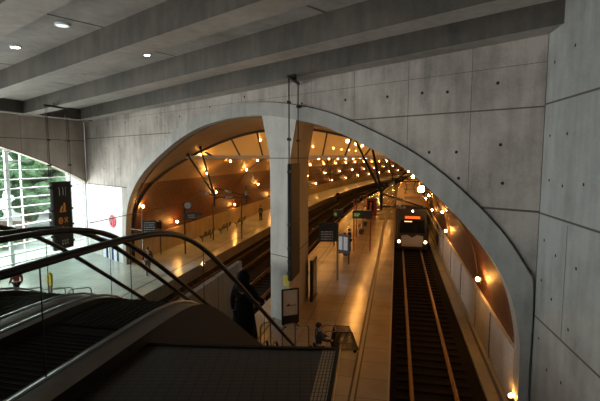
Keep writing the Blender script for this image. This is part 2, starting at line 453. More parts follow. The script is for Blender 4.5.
# ------------------------------------------------------------------ vault
mb = MB()
TEND = 185
Zs = 5.25
idx = [k for k, p in enumerate(INNER)]
us = [0]
for a, b in zip(INNER, INNER[1:]): us.append(us[-1] + math.dist(a, b))
base_ts = trange(22, TEND)
SPR = .10
def vprof(k):
    v, z = INNER[k]; c = Vector((v + 6.9, z - 2.5)); n = c.normalized() * SPR
    return v + n.x, z + n.y
for k in range(N - 1):
    p0, p1 = vprof(k), vprof(k + 1)
    m = M['terra'] if (max(p0[1], p1[1]) < Zs + .3) else M['plaster']
    t0 = tfront(p0[0]) + DEP - .12; t1 = tfront(p1[0]) + DEP - .12
    seq0 = [t0 + (22 - t0) * j / 6 for j in range(7)] + base_ts[1:]
    seq1 = [t1 + (22 - t1) * j / 6 for j in range(7)] + base_ts[1:]
    for j in range(len(seq0) - 1):
        q = [W(p0[0], seq0[j], p0[1]), W(p0[0], seq0[j + 1], p0[1]), W(p1[0], seq1[j + 1], p1[1]), W(p1[0], seq1[j], p1[1])]
        mb.face(q, m, [(seq0[j], us[k]), (seq0[j + 1], us[k]), (seq1[j + 1], us[k + 1]), (seq1[j], us[k + 1])], True)
o = struct(mb, 'tunnel_vault')
# ribs and seams of the vault
def rib(tf, w, depth, m, name, zmin=1.4):
    r = MB()
    for k in range(N - 1):
        p0, p1 = vprof(k), vprof(k + 1)
        if min(p0[1], p1[1]) < zmin: continue
        def inn(p):
            c = Vector((p[0] + 6.9, p[1] - 2.5)).normalized(); return p[0] - c.x * depth, p[1] - c.y * depth
        q0, q1 = inn(p0), inn(p1)
        a = tf(p0[0]); b = tf(p1[0])
        r.face([W(q0[0], a, q0[1]), W(q1[0], b, q1[1]), W(p1[0], b, p1[1]), W(p0[0], a, p0[1])], m)
        r.face([W(q0[0], a, q0[1]), W(q0[0], a + w, q0[1]), W(q1[0], b + w, q1[1]), W(q1[0], b, q1[1])], m)
        r.face([W(q0[0], a + w, q0[1]), W(p0[0], a + w, p0[1]), W(p1[0], b + w, p1[1]), W(q1[0], b + w, q1[1])], m)
    return struct(r, name)
def tz(v, zz=29.8): return (zz - P0.y - N2.y * v) / D2.y
rib(lambda v: tz(v), .25, .16, M['wood'], 'vault_rib')
for q in (8.0, 33, 46, 60, 75, 92, 112):
    rib(lambda v, q=q: max(tfront(v) + .8, q - .0 * v), .10, .05, M['wood'], 'vault_rib')

# lunette screen
yy = 29.85
lun = MB(); ZB = 7.2
pts = []
for k in range(N):
    v, z = vprof(k)
    if z > ZB: pts.append((v, z))
front = []
for v, z in pts: p = W(v, tz(v, yy), z); front.append(p)
vl0 = front[0].x; vr0 = front[-1].x
fp = [Vector((vl0, yy, ZB))] + front + [Vector((vr0, yy, ZB))]
window2 = thing('window_2', None, None); window2['kind'] = 'structure'
for k in ('label', 'category'):
    if k in window2: del window2[k]
g = MB(); g.face(fp, M['opal']); g.build('lunette_pane', window2)
g = MB(); g.box(((vl0 + vr0) / 2, yy - .05, ZB), (vr0 - vl0 + .6, .22, .20), M['beigebeam'])
g.build('lunette_beam', window2)
g = MB()
for xt, xb in ((-6.4, -5.8), (-4.6, -4.0), (-2.9, -2.5), (-.6, -.75), (1.85, 1.5), (3.5, 3.0), (5.0, 4.3)):
    zt = None
    for a, b in zip(front, front[1:]):
        if a.x <= xt <= b.x: zt = a.z
    if zt: g.bar((xb, yy - .04, ZB), (xt, yy - .04, zt), .10, .10, M['wood'])
g.build('lunette_mullion', window2)
# clerestory strip just under the crown, seen through the screen: pale coffers
# ------------------------------------------------------------------ ground, platforms, tracks
mb = MB()
sweep(mb, [(-12.75, -.78), (-6.0, -.78)], trange(-14, TEND), M['ballast'], smooth=False)
sweep(mb, [(-.05, -.78), (3.9, -.78)], trange(-14, TEND), M['ballast'], smooth=False)
struct(mb, 'track_bed')
def slab(name, v0, v1, ts, ztop, zbot, mtop, mside, bands=()):
    m = MB()
    for t0, t1 in zip(ts, ts[1:]):
        m.face([W(v0, t0, ztop), W(v1, t0, ztop), W(v1, t1, ztop), W(v0, t1, ztop)], mtop, [(v0, t0), (v1, t0), (v1, t1), (v0, t1)])
        m.face([W(v0, t0, zbot), W(v0, t0, ztop), W(v0, t1, ztop), W(v0, t1, zbot)], mside)
        m.face([W(v1, t0, zbot), W(v1, t1, zbot), W(v1, t1, ztop), W(v1, t0, ztop)], mside)
        for a, b, mm in bands:
            m.face([W(a, t0, ztop + .006), W(b, t0, ztop + .006), W(b, t1, ztop + .006), W(a, t1, ztop + .006)], mm)
    m.face([W(v0, ts[0], zbot), W(v1, ts[0], zbot), W(v1, ts[0], ztop), W(v0, ts[0], ztop)], mside)
    return m
m = slab('x', -6.15, 0, trange(-14, TEND), 0, -.8, M['floor'], M['edgeconc'],
         [(-1.20, -1.14, M['strip']), (-1.14, -1.03, M['stripmid']), (-1.03, -.97, M['strip']), (-.06, 0, M['stripmid']), (-5.2, -5.1, M['strip'])])
struct(m, 'island_platform_floor')
m = slab('x', -17.9, -12.7, trange(-14, TEND), 0, -.8, M['floor_hall'], M['edgeconc'], [(-13.75, -13.65, M['strip'])])
for t0, t1 in ((-14, 2), (2, 18)):
    m.face([W(-36, t0, 0), W(-17.9, t0, 0), W(-17.9, t1, 0), W(-36, t1, 0)], M['floor_hall'], [(-36, t0), (-17.9, t0), (-17.9, t1), (-36, t1)])
struct(m, 'floor')
# right walkway + kerb + low white wall
m = slab('x', 3.12, 3.86, trange(-14, TEND), -.66, -.8, M['edgeconc'], M['edgeconc'])
struct(m, 'track_walkway')
mb = MB()
ts = [t for t in trange(tfront(3.6) + .6, TEND)]
sweep(mb, [(3.66, -.7), (3.66, 1.38), (3.80, 1.38)], ts, M['whitepanel'], flip=True, smooth=False)
wr = struct(mb, 'wall_right_tunnel')
mb = MB()
for t in [4.6, 7.7, 12.4, 17, 22, 27, 33, 39, 45]:
    mb.box(W(3.645, t, .34), (.05, .05, 2.06), M['edgeconc'], (N2, D2, Vector((0, 0, 1))))
mb.build('wall_joint', wr)
mb = MB()
sweep(mb, [(3.52, -.66), (3.52, -.42), (3.65, -.42)], ts, M['edgeconc'], flip=True, smooth=False)
struct(mb, 'baseboard_right')
mb = MB()
ts = trange(tfront(-17.3) + .7, TEND)
sweep(mb, [(-17.28, 1.55), (-17.28, 0)], ts, M['beige'], flip=True, smooth=False)
sweep(mb, [(-17.5, 1.55), (-17.28, 1.55)], ts, M['plaster'], flip=True, smooth=False)
struct(mb, 'wall_left_tunnel')
# far end wall of the tunnel
mb = MB()
mb.face([W(v, TEND, z) for v, z in INNER], M['plaster'])
struct(mb, 'wall_tunnel_end')
# screen wall between the escalators and the left tracks
mb = MB()
V0, V1 = -6.55, -6.35; ta, tb = tc(2), tc(17.6)
mb.hexa([W(V0, ta, -.78), W(V1, ta, -.78), W(V1, tb, -.78), W(V0, tb, -.78)], [W(V0, ta, 2.75), W(V1, ta, 2.75), W(V1, tb, 2.75), W(V0, tb, 2.75)], M['edgeconc'])
for t in (tc(9), tc(12), tc(15), tc(17)):
    mb.hexa([W(V0 - .01, t, -.7), W(V1 + .01, t, -.7), W(V1 + .01, t + .03, -.7), W(V0 - .01, t + .03, -.7)], [W(V0 - .01, t, 2.76), W(V1 + .01, t, 2.76), W(V1 + .01, t + .03, 2.76), W(V0 - .01, t + .03, 2.76)], M['joint'])
struct(mb, 'wall_screen')

# railway tracks
def rail_mb(v, t0, t1):
    m = MB(); ts = trange(t0, t1)
    pr = [(-.07, -.74), (-.07, -.72), (-.012, -.70), (-.012, -.60), (-.036, -.595), (-.036, -.565), (.036, -.565), (.036, -.595), (.012, -.60), (.012, -.70), (.07, -.72), (.07, -.74)]
    sweep(m, [(v + a, b) for a, b in pr], ts, M['rail'], flip=True, smooth=False)
    return m
def railway(center, t0, t1, label, n_sleep, step=.62):
    root = thing('railway_track', label, 'railway track', W(center, t0, -.78))
    inv = Matrix.Translation(-W(center, t0, -.78))
    def put(o): o.data.transform(inv); return o
    for v in (center - .72, center + .72): put(rail_mb(v, t0, t1).build('rail', root))
    s = MB(); s.hexa([(-1.25, -.13, 0), (1.25, -.13, 0), (1.25, .13, 0), (-1.25, .13, 0)], [(-1.23, -.11, .06), (1.23, -.11, .06), (1.23, .11, .06), (-1.23, .11, .06)], M['sleeper'])
    so = None
    for k in range(n_sleep):
        t = t0 + .4 + k * step
        if so is None: so = s.build('sleeper', root); c = so
        else: c = so.copy(); COL.objects.link(c); c.parent = root
        c.location = W(center, t, -.78) - W(center, t0, -.78); d = tang(t); c.rotation_euler = (0, 0, math.atan2(-d.x, d.y))
    return root
railway(1.45, -5, 150, 'right-hand railway track with concrete sleepers that the train stands on', 60)
railway(-11.05, -2, 150, 'railway track with rusty rails along the far left platform', 95)
railway(-7.85, -2, 150, 'railway track with rusty rails along the left edge of the island platform', 95)

# ------------------------------------------------------------------ side wall right
RWD = Vector((67 / 440.0, 1, 0)).normalized(); RWN = Vector((-RWD.y, RWD.x, 0))
RW0 = WL(.0, QW) + Vector((.0, 0, 0))
def RW(d, z, off=0): return RW0 - RWD * d + RWN * off + Vector((0, 0, z))
mb = MB()
mb.face([RW(0, -.8), RW(16, -.8), RW(16, 12), RW(0, 12)], M['conc_side'])
def rwline(d0, z0, d1, z1, w, m):
    d = Vector((d1 - d0, z1 - z0)); L = d.length; nx, nz = -d.y / L * w / 2, d.x / L * w / 2
    mb.face([RW(d0 + nx, z0 + nz, .004), RW(d0 - nx, z0 - nz, .004), RW(d1 - nx, z1 - nz, .004), RW(d1 + nx, z1 + nz, .004)], M[m])
for z in (8.6, 5.68, 2.8): rwline(0, z, 15, z, .05, 'joint')
rwline(1.45, 5.7, 1.45, 12, .03, 'conc_ring'); rwline(1.75, 2.8, 1.75, 5.6, .025, 'joint2'); rwline(4.5, -.5, 4.5, 12, .03, 'joint2')
rwline(.02, -.5, .02, 11, .05, 'joint')
wall_r = struct(mb, 'wall_right')
hb = MB()
for d, z in [(.5, 9.6), (1.6, 9.75), (.45, 7.75), (1.45, 7.75), (.55, 6.6), (1.35, 6.5), (.45, 5.0), (1.2, 4.75), (.4, 3.9), (1.1, 3.6), (.45, 2.3), (2.1, 3.2), (1.05, 1.7), (2.4, 6.6), (2.3, 4.7), (1.9, 1.8), (3.2, 6.6), (3.2, 9.6)]:
    hb.disc(RW(d, z, .006), .042, RWN, M['hole'])
tag(struct(hb, 'tie_holes', wall_r), kind='stuff')

# ------------------------------------------------------------------ left wall with the louvred window
LWD = Vector((150 / 440.0, 1, 0)).normalized(); LC = Vector((-16.12, 33.55, 0)); LWN = Vector((LWD.y, -LWD.x, 0))
def LW(d, z, off=0): return LC - LWD * d + LWN * off + Vector((0, 0, z))
def win_top(d):                             # segmental arch over the window
    a = min(1, d / 15.0); return 5.12 + 3.9 * math.sin(a * pi / 2) ** .85
mb = MB()
ds = [0, .02] + [.5 * k for k in range(1, 73)]
for a, b in zip(ds, ds[1:]):
    mb.face([LW(a, win_top(a)), LW(b, win_top(b)), LW(b, 12.2), LW(a, 12.2)], M['conc_left'])
    mb.face([LW(a, win_top(a)), LW(a, win_top(a), -.45), LW(b, win_top(b), -.45), LW(b, win_top(b))], M['conc_left'])
    mb.face([LW(a, win_top(a), .005), LW(b, win_top(b), .005), LW(b, win_top(b) + .05, .005), LW(a, win_top(a) + .05, .005)], M['joint'])
mb.face([LW(0, 8.38, .004), LW(36, 8.38, .004), LW(36, 8.42, .004), LW(0, 8.42, .004)], M['joint'])
for d in (1.6, 3.4, 5.4, 7.6):
    mb.face([LW(d, win_top(d), .004), LW(d + .025, win_top(d), .004), LW(d + .025, 10.5, .004), LW(d, 10.5, .004)], M['joint2'])
struct(mb, 'wall_left')
window1 = thing('window_1', None, None); window1['kind'] = 'structure'
for k in ('label', 'category'):
    if k in window1: del window1[k]
g = MB()
for a, b in zip(ds, ds[1:]):
    g.face([LW(a, 0, -.2), LW(b, 0, -.2), LW(b, win_top(b), -.2), LW(a, win_top(a), -.2)], M['glass_win'])
g.build('glass_pane', window1)
g = MB()
k = 0
z = .35
while z < 9:                                 # white louvres
    d0 = 0.05
    if z > 5.12:
        d0 = next((d for d in ds if win_top(d) > z + .05), 36)
    if d0 < 30: g.bar(LW(d0, z, -.45), LW(30, z, -.45), .26, .075, M['wframe'])
    z += .60
g.build('louvre_bars', window1)
g = MB()
for d, w in ((.05, .12), (1.35, .07), (5.15, .06), (6.1, .26), (9, .1), (12.2, .26), (18.3, .26), (24, .26)):
    g.box(LW(d, win_top(d) / 2, -.55), (w, .12, win_top(d)), M['wframe'], (LWD, LWN, Vector((0, 0, 1))))
g.build('window_mullions', window1)
g = MB()
g.tube([LW(.5, 0, .16), LW(.5, 5.6, .16)], .035, M['metal_grey'])
g.bar(LW(.5, 2.6, .16), LW(.42, 2.6, .45), .03, .03, M['metal_grey'])
pp = g.build('drain_pipe'); tag(pp, 'thin vertical pipe in the left corner beside the louvred window', 'pipe')

# back wall and extension of the hall behind the viewer
mb = MB()
b0 = RW(16, 0); b1 = LW(36, 0)
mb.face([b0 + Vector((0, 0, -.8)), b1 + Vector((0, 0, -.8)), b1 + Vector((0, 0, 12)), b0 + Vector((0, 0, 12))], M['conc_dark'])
struct(mb, 'wall_back')

# ------------------------------------------------------------------ ceiling
mb = MB()
def CS(s, q, dz): return WL(s, q, zceil(s) + dz)
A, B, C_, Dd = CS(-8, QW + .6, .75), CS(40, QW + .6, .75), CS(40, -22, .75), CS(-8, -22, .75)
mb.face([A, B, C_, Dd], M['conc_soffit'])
for s0, q0, s1, q1 in ((9.7, 4.0, 10.0, 8.0), (11.3, 8.0, 11.5, 9.3), (17, 3.5, 17, 8), (4.5, 4, 4.5, 10), (20, 7, 20, 11)):
    a, b = CS(s0, q0, .745), CS(s1, q1, .745); mb.bar(a, b, .05, .01, M['joint'])
ceil = struct(mb, 'ceiling')
def beam(qa, qb, w, name='ceiling_beam', s0=-6.0, s1=29.0, hgt=.95):
    """qa at s=0, qb at s=30"""
    m = MB(); q = lambda s: qa + (qb - qa) * s / 30
    L0, L1, R0, R1 = (s0, q(s0)), (s1, q(s1)), (s0, q(s0) + w), (s1, q(s1) + w)
    bt = [CS(*L0, 0), CS(*L1, 0), CS(*R1, 0), CS(*R0, 0)]
    tp = [CS(*L0, hgt), CS(*L1, hgt), CS(*R1, hgt), CS(*R0, hgt)]
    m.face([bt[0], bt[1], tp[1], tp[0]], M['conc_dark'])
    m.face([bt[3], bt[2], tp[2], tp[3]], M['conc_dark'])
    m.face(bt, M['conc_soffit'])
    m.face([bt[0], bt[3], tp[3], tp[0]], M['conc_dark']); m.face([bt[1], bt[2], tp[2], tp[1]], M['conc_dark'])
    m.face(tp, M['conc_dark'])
    return struct(m, name)
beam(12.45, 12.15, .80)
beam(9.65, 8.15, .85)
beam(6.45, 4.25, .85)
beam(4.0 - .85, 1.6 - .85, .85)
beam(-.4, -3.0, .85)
# beam along the left wall
mb = MB()
def LB(d, off, z): p = LW(d, z, off); s = (p - RC).dot(U); return Vector((p.x, p.y, zceil(s) + z))
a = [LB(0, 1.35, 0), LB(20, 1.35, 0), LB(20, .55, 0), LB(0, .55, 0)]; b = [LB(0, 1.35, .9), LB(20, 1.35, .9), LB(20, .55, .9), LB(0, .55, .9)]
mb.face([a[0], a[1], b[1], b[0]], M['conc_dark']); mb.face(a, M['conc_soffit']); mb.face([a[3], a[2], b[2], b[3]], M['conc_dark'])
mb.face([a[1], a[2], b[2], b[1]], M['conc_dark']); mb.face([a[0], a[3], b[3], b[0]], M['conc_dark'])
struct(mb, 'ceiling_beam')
# haunch where the last beam meets the right wall
def downlight(s, q, r, glow, label):
    p = CS(s, q, .75)
    t = thing('ceiling_light', label, 'ceiling light', p)
    m = MB(); m.tube([(0, 0, 0), (0, 0, -.05)], r, M['white'], 16); m.build('housing', t)
    m = MB(); m.disc((0, 0, -.055), r * .78, (0, 0, -1), M[glow], 14); m.build('diffuser', t)
downlight(13.83, 4.49, .17, 'downlight', 'small lit round recessed ceiling light, leftmost in the concrete ceiling')
downlight(10.33, 4.78, .2, 'downdim', 'pale unlit round ceiling light beside the slab joint')
downlight(11.87, 8.15, .12, 'downlight', 'tiny round ceiling light between the second and third beams')

# ------------------------------------------------------------------ wall lamps
lampN = [0]
def lamp_proto():
    t = thing('wall_lamp', None, 'lamp')
    m = MB(); m.box((0, .03, 0), (.14, .06, .2), M['metal_dark']); m.bar((0, .05, 0), (0, .12, .02), .04, .04, M['metal_dark']); m.build('bracket', t)
    m = MB(); m.ball((0, .17, .04), .085, M['lamp'], 8); m.build('globe', t)
    return t
LP = lamp_proto(); lp_used = [False]
def lamp(v, t, z, inward, label, group, sc=1.0):
    """stands on the vault; inward: direction away from the wall in the (v, z) plane"""
    if lp_used[0]: o = copy_tree(LP)
    else: o = LP; lp_used[0] = True
    o.location = W(v, t, z); d = tang(t); nr = Vector((d.y, -d.x, 0))
    y = (nr * inward[0] + Vector((0, 0, inward[1]))).normalized(); x = d; zz = x.cross(y)
    o.rotation_euler = Matrix((x, y, zz)).transposed().to_euler(); o.scale = (sc, sc, sc)
    o['label'] = label; o['group'] = group; o['category'] = 'lamp'
for k in range(13):
    lamp(-17.36, 19.6 + 12.9 * k, 2.05, (1, 0), 'warm glowing lamp of the lowest row just above the beige wall of the left platform', 'lowest row of lamps over the left platform')
for k in range(13):
    z = 3.85; lamp(prof_v(z, -1) + .0, 14.4 + 12.6 * k, z, (1, 0), 'warm glowing lamp of the second row from below on the red brick left tunnel wall', 'second row of lamps on the left tunnel wall')
for k in range(16):
    z = 6.0; lamp(prof_v(z, -1) + .03, 21.4 + 9.7 * k, z, (.7, -.5), 'warm glowing lamp of the third row from below, where the left vault starts to curve', 'third row of lamps on the left vault')
for k in range(15):
    z = 7.45 if k == 0 else 7.0; lamp(prof_v(z, -1) + .03, 15.3 + 7.5 * k, z, (.5, -.8), 'warm glowing lamp of the top row high on the left vault', 'top row of lamps on the left vault', .9)
for k in range(9):
    lamp(3.60, 6.2 + 12.2 * k, 2.15, (-1, 0), 'warm glowing lamp of the lower row on the right wall beside the track', 'lower row of lamps on the right tunnel wall')
for k in range(8):
    z = 3.45; lamp(prof_v(z, 1), 18.3 + 13 * k, z, (-1, 0), 'warm glowing lamp of the middle row on the right tunnel wall', 'middle row of lamps on the right tunnel wall')
for k in range(8):
    z = 6.2; lamp(prof_v(z, 1), 3.3 + 9.5 * k, z, (-.7, -.7), 'warm glowing lamp of the upper row on the right vault just inside the arch', 'upper row of lamps on the right vault', 1.35 if k == 0 else 1)
for k in range(9):
    for v in (-10.2, -3.6):
        lamp(v, 20 + 7 * k + (1.5 if v > -5 else 0), prof_z(v) + .06, (0, -1), 'warm glowing lamp high under the crown of the vault seen through the lunette glass', 'crown lamps of the vault', (1.6 if v > -5 else 1.1) if k < 3 else 1)
fl = thing('floor_uplight', 'small warm floor lamp lighting the right foot of the arch', 'lamp', W(3.56, .95, -.05))
m = MB(); m.box((0, 0, .05), (.16, .16, .1), M['metal_dark']); m.build('housing', fl)
m = MB(); m.ball((0, 0, .13), .06, M['lamp'], 8); m.build('bulb', fl)
# ------------------------------------------------------------------ escalators
HR = 1.0
def esc_dh(t, kind):
    """height below the eye at distance t (viewer frame)"""
    flat, off = {'rail': (.84, 2.86), 'deck': (1.82, 1.90), 'step': (1.93, 1.80)}[kind]
    lo = {'rail': 6.32, 'deck': 7.12, 'step': 7.2}[kind]
    x = .70 * t - off
    k = {'rail': .30, 'deck': .20, 'step': .16}[kind]   # soft knee
    up = flat + k * math.log(1 + math.exp((x - flat) / k)) if (x - flat) / k < 30 else x
    y = (lo - up) / .18
    return lo - .18 * math.log(1 + math.exp(y)) if y < 30 else up
def ET(v, t, kind, dz=0): return W(v + .085, tc(t), H - esc_dh(t, kind) + dz)
def escalator(vr, vl_, label, t0=-1.5, t1=14.2, outer_r=True, outer_l=True):
    root = thing('escalator', label, 'escalator', W(vr, tc(5), 0))
    inv = Matrix.Translation(-root.location)
    def fin(m, n, parent=root):
        o = m.build(n, parent)
        o.data.transform(inv); return o
    T = [t0 + .25 * k for k in range(int((t1 - t0) / .25) + 1)]
    for v, sg, outer in ((vr, 1, outer_r), (vl_, -1, outer_l)):
        m = MB(); pts = [ET(v, t, 'rail') for t in T]
        # rounded return at the lower end
        e = pts[-1]; dn = [e + D2 * (.28 * math.sin(a)) + Vector((0, 0, -.28 + .28 * math.cos(a))) for a in (pi / 6, pi / 3, pi / 2, 2 * pi / 3, 5 * pi / 6, pi)]
        m.tube(pts + dn, .046, M['rubber'], 10, ry=.036)
        fin(m, 'handrail')
        m = MB()
        for a, b in zip(T, T[1:]):
            m.face([ET(v, a, 'deck', .02), ET(v, b, 'deck', .02), ET(v, b, 'rail', -.03), ET(v, a, 'rail', -.03)], M['glass'])
        gl = fin(m, 'glass_balustrade')
        for t in (-.1, 2.9, 5.9, 8.9, 11.9):
            m = MB(); m.bar(ET(v, t, 'deck', .02), ET(v, t, 'rail', -.03), .008, .010, M['skirt'])
            fin(m, 'glass_joint', gl)
        # deck on the outer side, steel edge, skirt
        w = .25 if outer else .17
        m = MB()
        for a, b in zip(T, T[1:]):
            p, q = ET(v, a, 'deck'), ET(v, b, 'deck'); ox = N2 * w * sg; ix = -N2 * .10 * sg
            m.face([p + ix, q + ix, q + ox, p + ox], M['deck'], None, True)
            dz = Vector((0, 0, -.9)); 
            m.face([p + ox, q + ox, q + ox + dz, p + ox + dz], M['skirt'], None, True)
        fin(m, 'deck')
        m = MB()
        m.tube([ET(v, t, 'deck', .025) for t in T], .018, M['steel'], 6); fin(m, 'glass_clamp')
        m = MB()
        for a, b in zip(T, T[1:]):
            p, q = ET(v, a, 'deck'), ET(v, b, 'deck'); ix = -N2 * .10 * sg; dz = Vector((0, 0, -.35))
            m.face([p + ix, q + ix, q + ix + dz, p + ix + dz], M['skirt'])
        fin(m, 'skirt_panel')
    # landing plate and steps
    a, b = vl_ + .1, vr - .1
    m = MB()
    p = [ET(a, t0, 'step'), ET(b, t0, 'step'), ET(b, 4.2, 'step'), ET(a, 4.2, 'step')]
    m.hexa([x + Vector((0, 0, -.1)) for x in p], p, M['tread'])
    for k in range(int((4.1 - t0) / .08)):
        t = t0 + k * .08; m.bar(ET(a, t, 'step', .004), ET(b, t, 'step', .004), .02, .008, M['skirt'])
    fin(m, 'landing_plate')
    so = None
    for k in range(24):
        t = 4.25 + k * .4
        z = H - esc_dh(t + .2, 'step')
        q0 = W(a + .085, tc(t), z); ww = b - a
        if so is None:
            s = MB(); s.hexa([(0, 0, -.25), (ww, 0, -.25), (ww, .38, -.12), (0, .38, -.12)], [(0, 0, 0), (ww, 0, 0), (ww, .39, 0), (0, .39, 0)], M['tread'])
            for j in range(12):
                x = ww * (j + .5) / 12; s.bar((x, .01, .006), (x, .38, .006), .02, .012, M['skirt'])
            so = s.build('step', root); c = so
        else: c = so.copy(); COL.objects.link(c); c.parent = root
        c.location = q0 - root.location; c.rotation_euler = (0, 0, ANG_T)
    # truss under the steps
    m = MB()
    TT = [x for x in T if x >= 3]
    for x0, x1 in zip(TT, TT[1:]):
        for zz in (-.85,):
            m.face([ET(a, x0, 'step', zz), ET(b, x0, 'step', zz), ET(b, x1, 'step', zz), ET(a, x1, 'step', zz)], M['skirt'])
    fin(m, 'truss_base')
    return root
escalator(-2.75, -3.95, 'nearest glass-sided escalator descending to the platform, carrying the person in black', outer_l=False)
escalator(-4.30, -5.45, 'farther glass-sided escalator beside the hall floor, left of the nearest one', outer_r=False)

# landing with small dark mosaic tiles
mb = MB()
zf = H - 1.95
def V4(a, b, t0, t1, z): return [W(a, t0, z), W(b, t0, z), W(b, t1, z), W(a, t1, z)]
def LP_(x, y, z): return Vector((x, y, z))
def edge_x(y, off=0): return .396 + .16 * (y - 4.27) - off
def quad(fx0, fx1, y0, y1a, y1b, z): return [LP_(fx0(y0), y0, z), LP_(fx1(y0), y0, z), LP_(fx1(y1b), y1b, z), LP_(fx0(y1a), y1a, z)]
deckx = lambda y: -1.62 + .2198 * (y - 4.4)
mb.hexa(quad(deckx, edge_x, -1.5, 4.42, 4.30, zf - .10), quad(deckx, edge_x, -1.5, 4.42, 4.30, zf), M['skirt'])
q = quad(deckx, lambda y: edge_x(y, .17), -1.5, 4.42, 4.30, zf + .004)
mb.face(q, M['mosaic'], [(p.x, p.y) for p in q])
land = struct(mb, 'landing_floor')
mb = MB(); q = quad(lambda y: edge_x(y, .17), lambda y: edge_x(y, .035), -1.5, 4.30, 4.30, zf + .004); mb.face(q, M['mosaic_lit'], [(p.x - .16 * p.y, p.y) for p in q]); mb.build('lit_tile_strip', land)  # lit strip of the landing, its brightness painted into the tiles
mb = MB(); mb.bar(LP_(edge_x(-1.5, .02), -1.5, zf + .01), LP_(edge_x(4.3, .02), 4.3, zf + .01), .03, .02, M['skirt']); mb.build('edge_kerb', land)
mb = MB(); mb.bar(LP_(edge_x(-1.5, -.006), -1.5, zf - .02), LP_(edge_x(4.3, -.006), 4.3, zf - .02), .012, .06, M['brassedge']); mb.build('brass_edge', land)
mb = MB(); mb.bar(LP_(deckx(4.42), 4.42, zf + .005), LP_(edge_x(4.3), 4.30, zf + .005), .05, .02, M['skirt']); mb.build('front_nosing', land)
mb = MB(); mb.hexa(V4(-9, 8, tc(-9), tc(-1.5), zf - .3), V4(-9, 8, tc(-9), tc(-1.5), zf), M['mosaic'])
struct(mb, 'mezzanine_floor')

# ------------------------------------------------------------------ hanging totems
def totem(loc, rz, w, z0, z1, ztop, label, icons=True):
    root = thing('hanging_sign', label, 'hanging sign', (loc[0], loc[1], z0), rz)
    m = MB(); m.box((0, 0, (z1 - z0) / 2), (w, .16, z1 - z0), M['signblack']); m.build('sign_panel', root)
    hh = z1 - z0
    def pic(fn, name):
        m = MB(); fn(m); m.v = [(x * .8, y, z) for x, y, z in m.v]; m.build(name, root)
    def ring(m, x, z, r, mm):
        m.tube([(x + r * math.cos(a * pi / 6), -.088, z + r * math.sin(a * pi / 6)) for a in range(12)], .025, mm, 5, closed=True)
    O_, W_ = M['orange_ink'], M['white_ink']
    def figure(x):
        def f(m): m.ball((x, -.085, hh - .35), .06, W_, 6, (1, .3, 1)); m.bar((x, -.085, hh - .75), (x, -.085, hh - .41), .02, .09, W_)
        return f
    def lift(m): m.bar((.3, -.085, hh - .8), (.3, -.085, hh - .3), .02, .04, W_)
    def escal(m):
        m.bar((-.25, -.085, hh - 1.62), (-.05, -.085, hh - 1.35), .02, .13, O_); m.bar((-.3, -.085, hh - 1.66), (.28, -.085, hh - 1.66), .02, .05, O_)
        m.bar((.12, -.085, hh - 1.66), (.16, -.085, hh - 1.35), .02, .16, O_); m.ball((.15, -.085, hh - 1.27), .1, O_, 6, (1, .3, 1))
    def rosette(x, z, r):
        def f(m): ring(m, x, z, r, O_); m.bar((x - r, -.085, z), (x + r, -.085, z), .02, .04, O_); m.bar((x, -.085, z - r), (x, -.085, z + r), .02, .04, O_)
        return f
    def star(m):
        m.bar((.1, -.085, hh - 2.28), (.4, -.085, hh - 2.02), .02, .05, O_); m.bar((.4, -.085, hh - 2.28), (.1, -.085, hh - 2.02), .02, .05, O_); m.bar((.25, -.085, hh - 2.02), (.25, -.085, hh - 1.98), .02, .05, O_)
    def slash(m): m.bar((.2, -.085, hh - 2.72), (.42, -.085, hh - 2.58), .02, .08, O_)
    def glyph(x):
        def f(m): m.bar((x, -.085, hh - 3.5), (x, -.085, hh - 3.25), .02, .03, W_); m.bar((x, -.085, hh - 3.25), (x + .13, -.085, hh - 3.3), .02, .03, W_); m.bar((x, -.085, hh - 3.5), (x + .12, -.085, hh - 3.43), .02, .03, W_)
        return f
    if icons:
        for f in (figure(-.28), figure(.05), lift, escal, rosette(-.27, hh - 2.15, .17), star, rosette(-.1, hh - 2.62, .13), slash): pic(f, 'pictogram')
        for x in (-.2, .03, .26): pic(glyph(x), 'character')
    m = MB()
    for sx in (-1, 1):
        for dx in (-.06, .06):
            m.tube([(sx * w / 2 + sx * .06 + dx, 0, .1), (sx * w / 2 + sx * .06 + dx, 0, ztop - z0)], .013, M['metal_dark'], 5)
    m.build('cables', root)
    zs = [.35, .8, 1.3, 2.2, hh - .3] + [hh + .9 + 1.35 * j for j in range(int((ztop - z1 - 1) / 1.35) + 1)]
    for sx in (-1, 1):
        for z in zs: m = MB(); m.box((sx * (w / 2 + .06), 0, z), (.24, .10, .10), M['metal_dark']); m.build('clamp', root)
    m = MB(); m.bar((-w / 2 - .2, 0, ztop - z0 - .03), (w / 2 + .2, 0, ztop - z0 - .03), .08, .10, M['metal_dark']); m.box((0, 0, ztop - z0 + .08), (.2, .2, .2), M['metal_dark']); m.build('ceiling_bracket', root)
    return root
totem((-13.22, 24.25), math.radians(77.6), 1.35, 2.1, 5.85, 9.93, 'tall black hanging sign with orange pictograms in front of the louvred window')
totem((-.24, 17.2), math.radians(77), 1.35, 2.45, 6.95, 10.15, 'tall black hanging sign seen edge-on in front of the arch pier', False)

